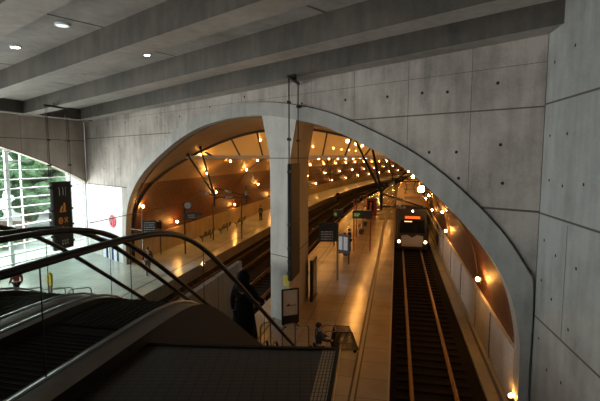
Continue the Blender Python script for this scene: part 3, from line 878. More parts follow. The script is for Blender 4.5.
# ------------------------------------------------------------------ train
train = thing('train', 'dark commuter train with orange destination display waiting at the island platform', 'train', W(1.45, 25, -.56))
inv = Matrix.Translation(-train.location)
def tfin(m, n, parent=train): o = m.build(n, parent); o.data.transform(inv); return o
TC = 1.45
def sect(w, zt, zb, r=.35, n=5):
    """cross-section of the body, anticlockwise from lower left, as (dv, z, zone)"""
    pts = [(-w, zb), (-w * 1.02, zb + 1.2), (-w, zt - 1.0)]
    for j in range(n + 1):
        a = pi - (pi / 2) * j / n; pts.append((-w + r + .0 + r * math.cos(a) * 1.0 + 0, zt - r + r * math.sin(a)))
    for j in range(n + 1):
        a = pi / 2 - (pi / 2) * j / n; pts.append((w - r + r * math.cos(a), zt - r + r * math.sin(a)))
    pts += [(w, zt - 1.0), (w * 1.02, zb + 1.2), (w, zb)]
    return pts
def carriage(ts, first=False):
    m = MB(); secs = []
    for i, t in enumerate(ts):
        if first and i == 0: P = [(a * .86, (z if z < 1.2 else z * .94)) for a, z in sect(1.36, 3.4, -.55)]
        elif first and i == 1: P = [(a * .96, z) for a, z in sect(1.36, 3.4, -.55)]
        else: P = sect(1.36, 3.45, -.58)
        secs.append(P)
    for i in range(len(ts) - 1):
        A, B = secs[i], secs[i + 1]
        for j in range(len(A) - 1):
            zmid = (A[j][1] + A[j + 1][1]) / 2
            mm = M['train_roof'] if zmid > 2.75 else M['train_side']
            m.face([W(TC + A[j][0], ts[i], A[j][1]), W(TC + B[j][0], ts[i + 1], B[j][1]), W(TC + B[j + 1][0], ts[i + 1], B[j + 1][1]), W(TC + A[j + 1][0], ts[i], A[j + 1][1])], mm, None, True)
    m.face([W(TC + a, ts[0], z) for a, z in secs[0]], M['train_dark'])
    m.face([W(TC + a, ts[-1], z) for a, z in reversed(secs[-1])], M['train_dark'])
    return m
t = 25.0
for c in range(4):
    ts = [t, t + .35, t + .9] if c == 0 else [t]
    while ts[-1] < t + 19: ts.append(min(t + 19.2, ts[-1] + 4))
    car = tfin(carriage(ts, c == 0), 'carriage')
    m = MB()
    for k in range(6):
        for sg in (-1, 1):
            a, b = t + 2.2 + k * 2.8, t + 4.0 + k * 2.8; v = TC + sg * 1.40
            m.face([W(v, a, 1.0), W(v, b, 1.0), W(v, b, 1.9), W(v, a, 1.9)], M['train_glass'])
    tfin(m, 'side_windows', car)
    m = MB()
    for k in range(2):
        for sg in (-1, 1):
            a = t + 5.0 + 8.6 * k; v = TC + sg * 1.405
            m.face([W(v, a, -.2), W(v, a + 1.3, -.2), W(v, a + 1.3, 2.1), W(v, a, 2.1)], M['train_mask'])
    tfin(m, 'door', car)
    for k in range(3):
        m = MB()
        m.hexa([W(TC - .7, t + 3 + k * 5.4, 3.4), W(TC + .7, t + 3 + k * 5.4, 3.4), W(TC + .7, t + 5.6 + k * 5.4, 3.4), W(TC - .7, t + 5.6 + k * 5.4, 3.4)],
               [W(TC - .6, t + 3.1 + k * 5.4, 3.66), W(TC + .6, t + 3.1 + k * 5.4, 3.66), W(TC + .6, t + 5.5 + k * 5.4, 3.66), W(TC - .6, t + 5.5 + k * 5.4, 3.66)], M['train_roof'])
        tfin(m, 'roof_unit', car)
    m = MB()
    for k in (3, 5.2, 13.5, 15.7):
        for sg in (-1, 1):
            p = W(TC + sg * .72, t + k, -.2); m.tube([p - N2 * .06, p + N2 * .06], .36, M['metal_dark'], 14)
    tfin(m, 'wheels', car)
    t += 19.8
zf_ = Vector((0, 0, 1))
def tf(dv, z, off=.03): return W(TC + dv, 25.0, z) - D2 * off
m = MB(); m.face([tf(-1.02, .85), tf(1.02, .85), tf(.95, 1.95), tf(-.95, 1.95)], M['train_glass']); tfin(m, 'windscreen')
m = MB(); m.face([tf(-.95, 2.02), tf(.95, 2.02), tf(.85, 2.62), tf(-.85, 2.62)], M['train_dark']); tfin(m, 'display_housing')
m = MB(); m.face([tf(-.62, 2.06, .05), tf(.62, 2.06, .05), tf(.62, 2.27, .05), tf(-.62, 2.27, .05)], M['orange_led']); tfin(m, 'destination_display')
m = MB(); m.box(tf(-.35, 1.82, .05), (.62, .03, .07), M['lampdim'], (N2, D2, zf_)); tfin(m, 'cab_light')
m = MB()
pts = [(-.85, -.30), (.85, -.30), (.90, .60), (.40, .70), (0, .45), (-.40, .70), (-.90, .60)]
m.face([tf(a, z, .06) for a, z in pts], M['train_mask']); tfin(m, 'front_mask')
for sg in (-1, 1):
    m = MB(); c = tf(sg * 1.08, .12, .06); m.tube([c, c - D2 * .06], .13, M['metal_dark'], 12)
    hl = tfin(m, 'headlight'); m = MB(); m.disc(c - D2 * .065, .12, -D2, M['headlight'], 12); tfin(m, 'headlight_lens', hl)
m = MB(); c = tf(0, 2.7, .04); m.disc(c, .08, -D2, M['headlight'], 10); tfin(m, 'top_light')
m = MB(); m.box(tf(0, -.30, -.1), (2.3, .3, .3), M['metal_dark'], (N2, D2, zf_)); tfin(m, 'bumper')
m = MB()
b = W(TC, 33, 3.4)
for sg in (-1, 1):
    m.tube([b + N2 * sg * .5, b + N2 * sg * .35 + D2 * 1.1 + zf_ * .7, b + N2 * sg * .5 + zf_ * 1.35], .035, M['metal_dark'], 6)
m.tube([b - N2 * .8 + zf_ * 1.35, b + N2 * .8 + zf_ * 1.35], .04, M['metal_dark'], 6); tfin(m, 'pantograph')

# ------------------------------------------------------------------ overhead line
def wire(v, z, label, grp):
    m = MB(); m.tube([W(v, t, z) for t in trange(1.5, 150)], .016, M['metal_dark'], 4)
    o = m.build('overhead_wire'); tag(o, label, 'wire', grp)
wire(1.45, 4.75, 'overhead contact wire above the train track on the right', None)
wire(-7.85, 4.75, 'overhead contact wire above the left track next to the island platform', None)
wire(-11.05, 4.75, 'overhead contact wire above the track next to the far left platform', None)
def hanger(joint, tops, arms, label, t):
    j = W(*joint); root = thing('overhead_line_hanger', label, 'overhead line support', j)
    for v, tt, z in tops:
        m = MB(); p = W(v, tt, z) - j; m.tube([(0, 0, 0), p], .055, M['metal_dark'], 6); m.ball(p, .12, M['metal_dark'], 6); m.build('strut', root)
    for v, tt, z, v2, t2, z2 in arms:
        m = MB(); a = W(v, tt, z) - j; b = W(v2, t2, z2) - j; m.tube([a, b], .035, M['metal_dark'], 6)
        for f in (.35, .42, .49): m.ball(a.lerp(b, f), .085, M['metal_grey'], 6)
        m.build('arm', root)
    m = MB(); m.tube([(0, 0, .25), (0, 0, -.75)], .07, M['metal_dark'], 6); m.build('drop_post', root)
    return root
hanger((-.6, 8.2, 5.5), [(-1.9, 8.2, 8.1), (-1.06, 8.2, 7.65)], [(-.6, 8.2, 4.9, 1.5, 8.2, 4.85), (-.6, 8.2, 5.5, 1.3, 8.2, 4.9), (-.6, 8.2, 5.6, .5, 8.2, 6.5)], 'V-shaped overhead line hanger above the right track, nearest the arch', 8.2)
hanger((-11.5, 14, 4.75), [(-13.3, 14, 7.35), (-12.4, 14, 7.8)], [(-11.5, 14, 4.6, -9.0, 14, 4.6), (-11.5, 14, 5.2, -9.2, 14, 4.7), (-9.3, 14, 5.4, -9.3, 14, 4.2), (-11.5, 14, 4.7, -12.6, 14, 5.0)], 'V-shaped overhead line hanger above the left tracks, left of the pier', 14)
hanger((-9.0, 26, 4.9), [(-9.8, 26, 8.7), (-8.6, 26, 8.9)], [(-9.0, 26, 4.9, -7.2, 26, 4.8), (-9.0, 26, 4.9, -11, 26, 4.8)], 'V-shaped overhead line hanger just left of the pier, farther into the tunnel', 26)
hanger((-.4, 34, 5.4), [(-1.9, 34, 8.1), (-.9, 34, 7.55)], [(-.4, 34, 5.0, 1.6, 34, 4.9), (-.4, 34, 5.5, 1.2, 34, 5.0)], 'overhead line hanger above the roof of the train', 34)
hanger((-9.0, 46, 4.9), [(-9.8, 46, 8.7), (-8.6, 46, 8.9)], [(-9.0, 46, 4.9, -7.2, 46, 4.8), (-9.0, 46, 4.9, -11, 46, 4.8)], 'far overhead line hanger above the left tracks, right of the pier', 46)

# ------------------------------------------------------------------ people
def person(loc, rz, label, h=1.7, top='coat_grey', legs='coat_black', pose='stand', coat=False, hood=False, group=None, arm=None):
    """skinned figure; local +Y is the way it faces"""
    root = thing('person', label, 'person', loc, rz, group)
    k = h / 1.7
    sit = pose == 'sit'
    hip = .50 if sit else .90
    J = {}
    J['pelvis'] = (0, 0, hip); J['waist'] = (0, .01, hip + .17); J['chest'] = (0, .0, hip + .36); J['neck'] = (0, .01, hip + .55); J['head'] = (0, .03, hip + .64); J['crown'] = (0, .03, hip + .74)
    R = {'pelvis': (.15, .11), 'waist': (.135, .10), 'chest': (.165, .11), 'neck': (.055, .055), 'head': (.075, .09), 'crown': (.06, .075)}
    E = [('pelvis', 'waist'), ('waist', 'chest'), ('chest', 'neck'), ('neck', 'head'), ('head', 'crown')]
    st = .16 if pose == 'walk' else .02
    for sx, nm in ((-1, 'l'), (1, 'r')):
        f = sx * st
        if sit:
            J['knee' + nm] = (sx * .11, .42, .50); J['ankle' + nm] = (sx * .11, .42, .10); J['toe' + nm] = (sx * .11, .56, .04)
        else:
            J['knee' + nm] = (sx * .10, f * .6 + .03, .48); J['ankle' + nm] = (sx * .10, f * 1.3 - .02, .09); J['toe' + nm] = (sx * .11, f * 1.3 + .15, .04)
        J['hip' + nm] = (sx * .09, 0, hip - .06)
        R['hip' + nm] = (.09, .09); R['knee' + nm] = (.06, .06); R['ankle' + nm] = (.042, .042); R['toe' + nm] = (.04, .03)
        E += [('pelvis', 'hip' + nm), ('hip' + nm, 'knee' + nm), ('knee' + nm, 'ankle' + nm), ('ankle' + nm, 'toe' + nm)]
        J['sh' + nm] = (sx * .18, 0, hip + .49)
        if arm == 'push': J['el' + nm] = (sx * .22, .13, hip + .25); J['wr' + nm] = (sx * .2, .38, hip + .20); J['ha' + nm] = (sx * .19, .46, hip + .20)
        elif arm == 'rail' and sx > 0: J['el' + nm] = (sx * .26, .10, hip + .24); J['wr' + nm] = (sx * .34, .30, hip + .12); J['ha' + nm] = (sx * .35, .38, hip + .10)
        elif arm == 'chest': J['el' + nm] = (sx * .25, .05, hip + .22); J['wr' + nm] = (sx * .08, .22, hip + .33); J['ha' + nm] = (sx * .02, .24, hip + .36)
        elif sit: J['el' + nm] = (sx * .24, .05, hip + .22); J['wr' + nm] = (sx * .14, .28, hip + .13); J['ha' + nm] = (sx * .12, .36, hip + .11)
        else: J['el' + nm] = (sx * .24, -.02 - f * .3, hip + .22); J['wr' + nm] = (sx * .25, .05 - f * .8, hip - .02); J['ha' + nm] = (sx * .25, .07 - f * .8, hip - .10)
        R['sh' + nm] = (.06, .06); R['el' + nm] = (.042, .042); R['wr' + nm] = (.03, .03); R['ha' + nm] = (.036, .022)
        E += [('chest', 'sh' + nm), ('sh' + nm, 'el' + nm), ('el' + nm, 'wr' + nm), ('wr' + nm, 'ha' + nm)]
    def skin(names, edges, extra, mt, nm, rootn):
        nm_i = {n: i for i, n in enumerate(names)}
        me = bpy.data.meshes.new(nm); me.from_pydata([tuple(c * k for c in J[n]) for n in names], [(nm_i[a], nm_i[b]) for a, b in edges], [])
        o = bpy.data.objects.new(nm, me); COL.objects.link(o); o.parent = root
        o.modifiers.new('Skin', 'SKIN'); sk = me.skin_vertices[0].data
        for n, i in nm_i.items():
            r = R[n]; sk[i].radius = ((r[0] + extra) * k, (r[1] + extra) * k); sk[i].use_root = (n == rootn)
        sd = o.modifiers.new('Sub', 'SUBSURF'); sd.levels = 1; sd.render_levels = 1
        me.materials.append(M[mt]); return o
    skin(list(J), E, 0, 'skin', 'body', 'pelvis')
    tn = ['waist', 'chest', 'neck', 'pelvis'] + [a + s for s in 'lr' for a in ('sh', 'el', 'wr')]
    tn = [n for n in tn if n != 'neck'] + ['collar']; J['collar'] = (0, .01, hip + .50); R['collar'] = (.075, .07)
    te = [('pelvis', 'waist'), ('waist', 'chest'), ('chest', 'collar')] + [e for s in 'lr' for e in (('chest', 'sh' + s), ('sh' + s, 'el' + s), ('el' + s, 'wr' + s))]
    skin(tn, te, .022, top, 'jacket', 'pelvis')
    ln = ['pelvis'] + [a + s for s in 'lr' for a in ('hip', 'knee', 'ankle')]
    le = [e for s in 'lr' for e in (('pelvis', 'hip' + s), ('hip' + s, 'knee' + s), ('knee' + s, 'ankle' + s))]
    skin(ln, le, .014, legs, 'trousers', 'pelvis')
    if coat:
        m = MB(); n = 16
        rows = [(hip + .2, .18, .15), (hip - .05, .22, .18), (hip - .35, .26, .21), (hip - .58, .29, .23)]
        for (z0, a0, b0), (z1, a1, b1) in zip(rows, rows[1:]):
            for j in range(n):
                c0, c1 = 2 * pi * j / n, 2 * pi * (j + 1) / n
                m.face([Vector((a0 * math.cos(c0), b0 * math.sin(c0), z0)) * k, Vector((a0 * math.cos(c1), b0 * math.sin(c1), z0)) * k, Vector((a1 * math.cos(c1), b1 * math.sin(c1), z1)) * k, Vector((a1 * math.cos(c0), b1 * math.sin(c0), z1)) * k], M[top], None, True)
        m.build('coat_skirt', root, merge=True)
    m = MB()
    if hood: m.ball(Vector((0, -.01, hip + .68)) * k, .15 * k, M[top], 12, (1, 1.05, 1.15)); m.ball(Vector((0, -.05, hip + .52)) * k, .15 * k, M[top], 12, (1.1, .8, .8)); m.build('hood', root)
    else:
        m.ball(Vector((0, -.005, hip + .725)) * k, .105 * k, M['hair'], 12, (.88, 1.05, .95)); m.build('hair', root)
    m = MB()
    for sg in (-1, 1):
        m.ball(Vector((sg * .03, .115, hip + .68)) * k, .012 * k, M['hair'], 6)
        m.ball(Vector((sg * .08, .03, hip + .67)) * k, .02 * k, M['skin'], 6, (.5, 1, 1.4))
    m.ball(Vector((0, .125, hip + .655)) * k, .017 * k, M['skin'], 6, (.8, 1, 1.3)); m.ball(Vector((0, .113, hip + .615)) * k, .016 * k, M['red'], 6, (1.6, .5, .5))
    if not hood: m.build('face', root)
    m = MB()
    for s in 'lr':
        a = Vector(J['ankle' + s]) * k; b = Vector(J['toe' + s]) * k
        m.tube([a + Vector((0, -.05, -.035)) * k, (a + b) / 2 + Vector((0, 0, -.0)), b + Vector((0, .03, 0))], [.05 * k, .05 * k, .035 * k], M['rubber'], 8)
    m.build('shoes', root)
    return root
# dark hooded person riding the escalator
tp = 8.45
person(W(-2.97, tc(tp), H - esc_dh(tp, 'step') + .02), ANG_T, 'person in a long black hooded coat riding down the nearest escalator, seen from behind', 1.72, 'coat_black', 'coat_black', 'stand', True, True, arm='rail')
def G(x, D, dh=7.2): return ((x - 300) / F * D, D - .098 * dh, 0)
person(G(318.5, 15.0), math.radians(-75), 'person in a dark jacket pushing the mesh trolley at the foot of the escalators', 1.66, 'coat_grey', 'coat_blue', 'stand', arm='push')
person(G(261, 50.5), math.radians(150), 'person in a dark coat standing on the left platform just left of the pier', 1.72, 'coat_grey', 'coat_black')
person(G(149, 27.2), math.radians(30), 'person in grey clothes walking past the left foot of the arch', 1.72, 'coat_blue', 'coat_grey', 'walk')
person(G(19, 22.5), math.radians(70), 'person in a dark red top walking across the hall floor by the window', 1.68, 'coat_red', 'coat_black', 'walk')
person(G(349, 34.2), math.radians(100), 'person in black standing by the signs on the island platform', 1.7, 'coat_black', 'coat_black')
person(G(344.5, 32.5), math.radians(-80), 'person in a brown jacket beside the timetable board on the island platform', 1.68, 'coat_tan', 'coat_black')
person(G(372, 64), math.radians(180), 'distant person in a tan coat near the red kiosk', 1.7, 'coat_tan', 'coat_black')
person(G(337.5, 72), math.radians(200), 'distant person in black on the far left platform, right of the pier', 1.7, 'coat_black', 'coat_black')

# mesh trolley
tr = thing('mesh_trolley', 'dark wire mesh trolley with a flared basket at the foot of the escalators', 'trolley', G(343.5, 16.55), math.radians(3))
m = MB()
bl, br_, tr_, tl = Vector((-.46, 0, .14)), Vector((.50, 0, .14)), Vector((.26, 0, .80)), Vector((-.34, 0, .84))
Wd = .30
cor = [p + Vector((0, s * Wd, 0)) for s in (-1, 1) for p in (bl, br_, tr_, tl)]
def fr_(m, a, b, r=.018): m.tube([a, b], r, M['mesh'], 5)
for s in (0, 4):
    for i in range(4): fr_(m, cor[s + i], cor[s + (i + 1) % 4])
for i in range(4): fr_(m, cor[i], cor[i + 4])
fr_(m, cor[0], cor[2]); m.build('frame', tr)
m = MB()
def lerp4(s, u, w): a = cor[s].lerp(cor[s + 1], u); b = cor[s + 3].lerp(cor[s + 2], u); return a.lerp(b, w)
for s in (0, 4):
    for i in range(1, 20): m.tube([lerp4(s, i / 20, 0), lerp4(s, i / 20, 1)], .010, M['mesh'], 4)
    for i in range(1, 12): m.tube([lerp4(s, 0, i / 12), lerp4(s, 1, i / 12)], .009, M['mesh'], 4)
for i in range(1, 12):
    y = -Wd + 2 * Wd * i / 12
    for a, b in ((bl, br_), (br_, tr_), (tl, bl)): m.tube([a + Vector((0, y, 0)), b + Vector((0, y, 0))], .009, M['mesh'], 4)
m.build('wire_mesh', tr)
m = MB(); m.tube([Vector((-.34, -Wd, .84)), Vector((-.62, -Wd, .88)), Vector((-.80, -Wd, .78)), Vector((-.80, Wd, .78)), Vector((-.62, Wd, .88)), Vector((-.34, Wd, .84))], .018, M['steel'], 6); m.build('handle', tr)
for x in (-.36, .38):
    for y in (-.25, .25):
        m = MB(); m.tube([(x, y - .015, .065), (x, y + .015, .065)], .065, M['rubber'], 12); m.build('wheel', tr)

# guard hoops
def hoop(x, y, rz, w, h, label, group):
    t = MB(); pts = [(-w / 2, 0, 0), (-w / 2, 0, h - .15)] + [(-w / 2 + .15 - .15 * math.cos(a), 0, h - .15 + .15 * math.sin(a)) for a in (pi / 6, pi / 3, pi / 2)]
    pts += [(w / 2 - .15 + .15 * math.sin(a), 0, h - .15 + .15 * math.cos(a)) for a in (0, pi / 6, pi / 3, pi / 2)] + [(w / 2, 0, 0)]
    t.tube(pts, .028, M['steel'], 8)
    o = t.build('guard_hoop'); o.location = (x, y, 0); o.rotation_euler = (0, 0, rz); tag(o, label, 'guard rail', group)
hoop(*G(266, 16.6)[:2], .9, .55, 1.05, 'bent steel guard hoop behind the person in black on the escalator', None)
hoop(*G(289, 16.4)[:2], .7, .6, 1.05, 'bent steel guard hoop in front of the framed poster stand', None)
hoop(*G(302, 16.2)[:2], .6, .6, 1.05, 'bent steel guard hoop between the poster stand and the person with the trolley', None)
for i, (x, lb) in enumerate(((34, 'leftmost steel guard hoop on the hall floor behind the escalators'), (56, 'second steel guard hoop from the left on the hall floor'), (64, 'third steel guard hoop from the left on the hall floor'), (82, 'rightmost steel guard hoop on the hall floor behind the escalators'))):
    hoop(*G(x, 20.9)[:2], math.radians(25), .95, 1.05, lb, None)

# ------------------------------------------------------------------ platform furniture
# framed poster
ps = thing('poster_stand', 'black-framed poster stand with a pale poster at the foot of the arch pier', 'poster stand', G(290.3, 19.0), math.radians(20))
ps.scale = (.98, 1, .86)
m = MB()
for x in (-.36, .36): m.box((x, 0, 1.0), (.06, .08, 1.75), M['black'])
m.box((0, 0, 1.85), (.78, .08, .07), M['black']); m.box((0, 0, .32), (.78, .08, .42), M['black']); m.build('frame', ps)
m = MB(); m.box((0, -.01, 1.17), (.67, .03, 1.3), M['poster']); pp = m.build('poster', ps)
m = MB(); m.face([(-.2, -.03, 1.0), (.02, -.03, 1.0), (-.1, -.03, 1.16)], M['coat_red']); m.bar((-.05, -.03, 1.05), (.27, -.03, 1.02), .004, .035, M['metal_dark'])
m.build('poster_print', pp)
m = MB()
for x in (-.3, .3): m.box((x, 0, .03), (.08, .45, .05), M['black']); m.box((x, 0, .1), (.06, .06, .12), M['black'])
m.build('foot', ps)
m = MB(); c = wallpt(-4.47, 1.86, .05); m.box(c, (.36, .03, .46), M['yellow'], (U, NN, Vector((0, 0, 1)))); o = m.build('yellow_notice'); recenter(o, c); tag(o, 'small yellow notice fixed to the front of the arch pier', 'notice')
# dark cabinet at the far end of the pier
c = W(-3.95, 8.9, 0)
cb = thing('display_cabinet', 'tall dark display cabinet at the far end of the arch pier', 'cabinet', c, ANG_T)
m = MB(); m.box((0, 0, 1.05), (.14, 1.2, 2.1), M['black']); m.build('case', cb)
m = MB(); m.box((.08, 0, 1.1), (.02, 1.0, 1.8), M['train_glass']); m.build('glass_front', cb)

def text_bars(m, y, x0, x1, z0, z1, rows, mt, fill=.6):
    random.seed(int(x0 * 100 + rows))
    dz = (z1 - z0) / rows
    for r in range(rows):
        z = z1 - dz * (r + .5); x = x0
        while x < x1 - .03:
            w = random.uniform(.03, .10)
            if x + w > x1: break
            m.box((x + w / 2, y, z), (w, .006, dz * fill), mt); x += w + random.uniform(.015, .04)
# island sign pole
sg_ = thing('sign_pole', 'pale metal pole carrying a dark information sign on the island platform', 'sign', G(337.2, 26))
m = MB(); m.tube([(0, 0, 0), (0, 0, 3.4)], .065, M['steel'], 10); m.build('pole', sg_)
m = MB(); m.box((-.58, 0, 2.85), (1.02, .12, 1.1), M['signblack']); m.build('sign_panel', sg_)
m = MB(); text_bars(m, -.065, -.98, -.25, 2.38, 2.95, 4, M['white_ink'], .45); m.build('sign_text', sg_)
m = MB(); m.bar((-.1, 0, 3.3), (0, 0, 3.3), .04, .04, M['steel']); m.bar((-.1, 0, 2.4), (0, 0, 2.4), .04, .04, M['steel']); m.build('bracket', sg_)
def led_sign(x, z, w, label, y=None, zc=2.65, hgt=.62, posts=2):
    r = thing('departure_display', label, 'display board', G(x, z), math.radians(-2))
    m = MB(); m.box((0, 0, zc), (w, .22, hgt), M['black']); m.build('casing', r)
    m = MB(); text_bars(m, -.115, -w * .42, -w * .12, zc - .16, zc + .1, 2, M['green_led'], .6); m.build('display_text', r)
    for i in range(posts):
        xx = -w * .42 + w * .84 * i / max(1, posts - 1)
        m = MB(); m.tube([(xx, 0, 0), (xx, 0, zc + (.9 if posts > 1 else .3))], .06, M['red'] if posts > 1 else M['metal_dark'], 8); m.build('post', r)
led_sign(361.5, 34, 1.5, 'wide black departure display with green characters on two red posts', zc=2.85)
led_sign(338, 36, .8, 'small black departure display with green characters behind the sign pole', zc=2.65, posts=1)
bd = thing('timetable_board', 'dark timetable board with pale sheets behind the sign pole on the island platform', 'notice board', G(343, 30), math.radians(-35))
m = MB(); m.box((0, 0, 1.35), (.95, .1, 1.3), M['black']); m.build('panel', bd)
m = MB(); m.box((-.2, -.06, 1.4), (.3, .01, .9), M['poster']); m.box((.2, -.06, 1.4), (.3, .01, .9), M['poster']); m.build('sheets', bd)
for x in (-.42, .42):
    m = MB(); m.tube([(x, 0, 0), (x, 0, 2.0)], .045, M['metal_dark'], 8); m.build('leg', bd)
kz = 55.0
kk = thing('vending_kiosk', 'red vending kiosk standing far down the island platform', 'kiosk', G(371.5, kz), ANG_T)
m = MB(); m.box((0, 0, 1.0), (1.15, .9, 2.0), M['red']); m.build('cabinet', kk)
m = MB(); m.box((-.12, -.46, 1.2), (.7, .02, 1.3), M['train_glass']); m.build('front_window', kk)
m = MB(); m.box((0, 0, 2.05), (1.25, 1.0, .1), M['wood']); m.build('roof_cap', kk)
for i, (x, z) in enumerate(((356, 40), (362.5, 44), (366, 50))):
    p = thing('platform_post', ['dark red post on the island platform just beyond the wide departure display', 'dark red post halfway between the departure display and the red kiosk', 'dark red post just in front of the red kiosk'][i], 'post', G(x, z))
    m = MB(); m.tube([(0, 0, 0), (0, 0, 3.2)], .07, M['red'], 8); m.build('shaft', p); m = MB(); m.box((0, 0, 3.3), (.5, .3, .2), M['metal_dark']); m.build('head', p)
for i in range(3):                                       # island benches
    z = (42, 47, 52)[i]; p = W(-3.1, z - 13, 0)
    b = thing('bench', ['dark bench on the island platform nearest the departure display', 'second dark bench along the island platform', 'farthest dark bench on the island platform before the red kiosk'][i], 'bench', p, ANG_T + pi / 2)
    m = MB(); m.box((0, 0, .45), (1.6, .42, .05), M['wood']); m.build('seat', b); m = MB(); m.box((0, .2, .72), (1.6, .04, .35), M['wood']); m.build('backrest', b)
    for x in (-.65, .65): m = MB(); m.box((x, 0, .22), (.06, .36, .44), M['metal_dark']); m.build('leg', b)

# left platform seats: three rows of shell seats
for i, (tt, lb) in enumerate(((22.6, 'row of three dark shell seats nearest the arch on the left platform'), (26.6, 'middle row of three dark shell seats on the left platform'), (30.8, 'row of three dark shell seats farthest along the left platform'))):
    b = thing('seat_row', lb, 'seats', W(-16.0, tt, 0), ANG_T - pi / 2)
    m = MB(); m.bar((-1.2, 0, .38), (1.2, 0, .38), .07, .07, M['metal_dark']); m.build('beam', b)
    for x in (-.85, .85): m = MB(); m.tube([(x, 0, 0), (x, 0, .38)], .045, M['metal_dark'], 8); m.build('leg', b)
    for x in (-.8, 0, .8):
        m = MB()
        pr = [(-.24, .47), (-.18, .43), (.0, .42), (.16, .44), (.22, .52), (.26, .72), (.29, .88)]
        for (y0, z0), (y1, z1) in zip(pr, pr[1:]):
            m.hexa([(x - .27, y0, z0 - .02), (x + .27, y0, z0 - .02), (x + .27, y1 + .02, z1 - .02), (x - .27, y1 + .02, z1 - .02)], [(x - .27, y0, z0 + .01), (x + .27, y0, z0 + .01), (x + .27, y1, z1 + .01), (x - .27, y1, z1 + .01)], M['metal_dark'])
        m.build('seat', b)
# clock post
ck = thing('clock_post', 'round station clock on a dark post above a small sign on the left platform', 'clock', G(189.5, 33), math.radians(8))
m = MB(); m.tube([(-.25, 0, 0), (-.25, 0, 3.9)], .06, M['metal_dark'], 8); m.build('post', ck)
m = MB(); m.tube([(0, -.07, 3.65), (0, .07, 3.65)], .33, M['metal_dark'], 20); cc = m.build('clock_case', ck)
m = MB(); m.disc((0, -.075, 3.65), .24, (0, -1, 0), M['metal_grey'], 20); m.bar((0, -.085, 3.65), (.0, -.085, 3.85), .01, .02, M['black']); m.bar((0, -.085, 3.65), (.13, -.085, 3.6), .01, .02, M['black']); m.build('clock_face', cc)
m = MB(); m.box((.2, 0, 2.85), (.9, .12, .6), M['black']); sb = m.build('sign_box', ck)
m = MB(); text_bars(m, -.065, 0, .55, 2.7, 3.0, 2, M['white_ink'], .5); m.build('sign_text', sb)
m = MB(); m.box((.75, 0, 3.0), (.5, .08, .2), M['metal_dark']); m.build('arrow_sign', ck)
for i, (x, z, h) in enumerate(((242, 39, 3.6), (214, 38.5, 3.2))):
    p = thing('lamp_post', ['dark post standing on the left platform near the person', 'dark post standing behind the rows of seats on the left platform'][i], 'post', G(x, z))
    m = MB(); m.tube([(0, 0, 0), (0, 0, h)], .06, M['metal_dark'], 8); m.build('shaft', p); m = MB(); m.tube([(0, 0, h), (.15, 0, h + .35), (.5, 0, h + .5)], .035, M['metal_dark'], 6); m.build('bent_arm', p)
# sign near left foot of the arch
sp_ = thing('direction_sign', 'grey information sign on a thin pole beside the left foot of the arch', 'sign', G(144.6, 27.8), math.radians(5))
m = MB(); m.tube([(0, 0, 0), (0, 0, 4.2)], .035, M['steel'], 8); m.build('pole', sp_)
m = MB(); m.box((.45, 0, 2.85), (.80, .1, .85), M['signblack']); q = m.build('sign_panel', sp_)
m = MB(); text_bars(m, -.055, .12, .8, 2.5, 3.2, 5, M['white_ink'], .35); m.build('sign_text', q)
m = MB(); m.bar((-.02, 0, 2.65), (-.7, 0, 2.75), .05, .05, M['metal_grey']); m.build('side_arm', sp_)
sp2 = thing('direction_sign', 'small dark hanging sign above the beige wall left of the clock', 'sign', W(-16.9, 16.5, 0), ANG_T)
m = MB(); m.tube([(0, 0, 0), (0, 0, 2.6)], .04, M['metal_dark'], 8); m.build('post', sp2)
m = MB(); m.box((-.5, 0, 2.2), (1.3, .1, .5), M['black']); m.build('sign_panel', sp2)
# logo and poster frames on the white wall
def onwall(s, z, off): return WL(s, QW - off, z)
c = onwall(26.95, 2.75, .03)
lg = thing('wall_emblem', 'round red emblem with white swirls on the white wall left of the arch', 'emblem', c, math.atan2(U.y, U.x) + pi)
X = -U
m = MB(); m.tube([(0, 0, 0), (0, -.03, 0)], .001, M['redlogo'], 3)
m = MB()
nn = 24
m.face([(.62 * math.cos(2 * pi * j / nn) * (1 + .05 * math.cos(4 * pi * j / nn)), -.02, .58 * math.sin(2 * pi * j / nn)) for j in range(nn)], M['redlogo']); m.build('red_disc', lg)
m = MB()
for x, z, r, a0, a1 in ((-.15, .12, .2, 0, 5), (.2, .12, .16, 1, 6), (.05, -.2, .24, 3, 8), (-.3, -.22, .12, 0, 4)):
    m.tube([(x + r * math.cos(a0 + (a1 - a0) * j / 8), -.03, z + r * math.sin(a0 + (a1 - a0) * j / 8)) for j in range(9)], .028, M['white_ink'], 5)
m.build('white_swirls', lg)
lg.scale = (.78, 1, .78)
for i, (s, w) in enumerate(((28.35, .62), (27.45, .62), (26.6, .55))):
    c = onwall(s, .0, .04)
    f = thing('wall_poster', ['blue-topped poster frame on the white wall, nearest the corner', 'blue-topped poster frame on the white wall, middle of three', 'blue-topped poster frame on the white wall, nearest the arch'][i], 'poster frame', c, math.atan2(U.y, U.x) + pi)
    m = MB(); m.box((0, 0, 0.55), (w + .12, .06, 1.9), M['blue']); m.build('frame', f); f.scale = (1, 1, .92)
    m = MB(); m.box((0, -.035, .42), (w - .12, .02, 1.45), M['white']); m.build('sheet', f)
m = MB(); a, b = onwall(30.6, 2.35, .03), onwall(27.1, 1.75, .03)
m.bar(onwall(28.9, 1.78, .05), onwall(27.2, 1.78, .05), .05, .22, M['blue']); o = m.build('fascia_sign'); tag(o, 'dark blue strip sign above the poster frames on the white wall', 'sign')
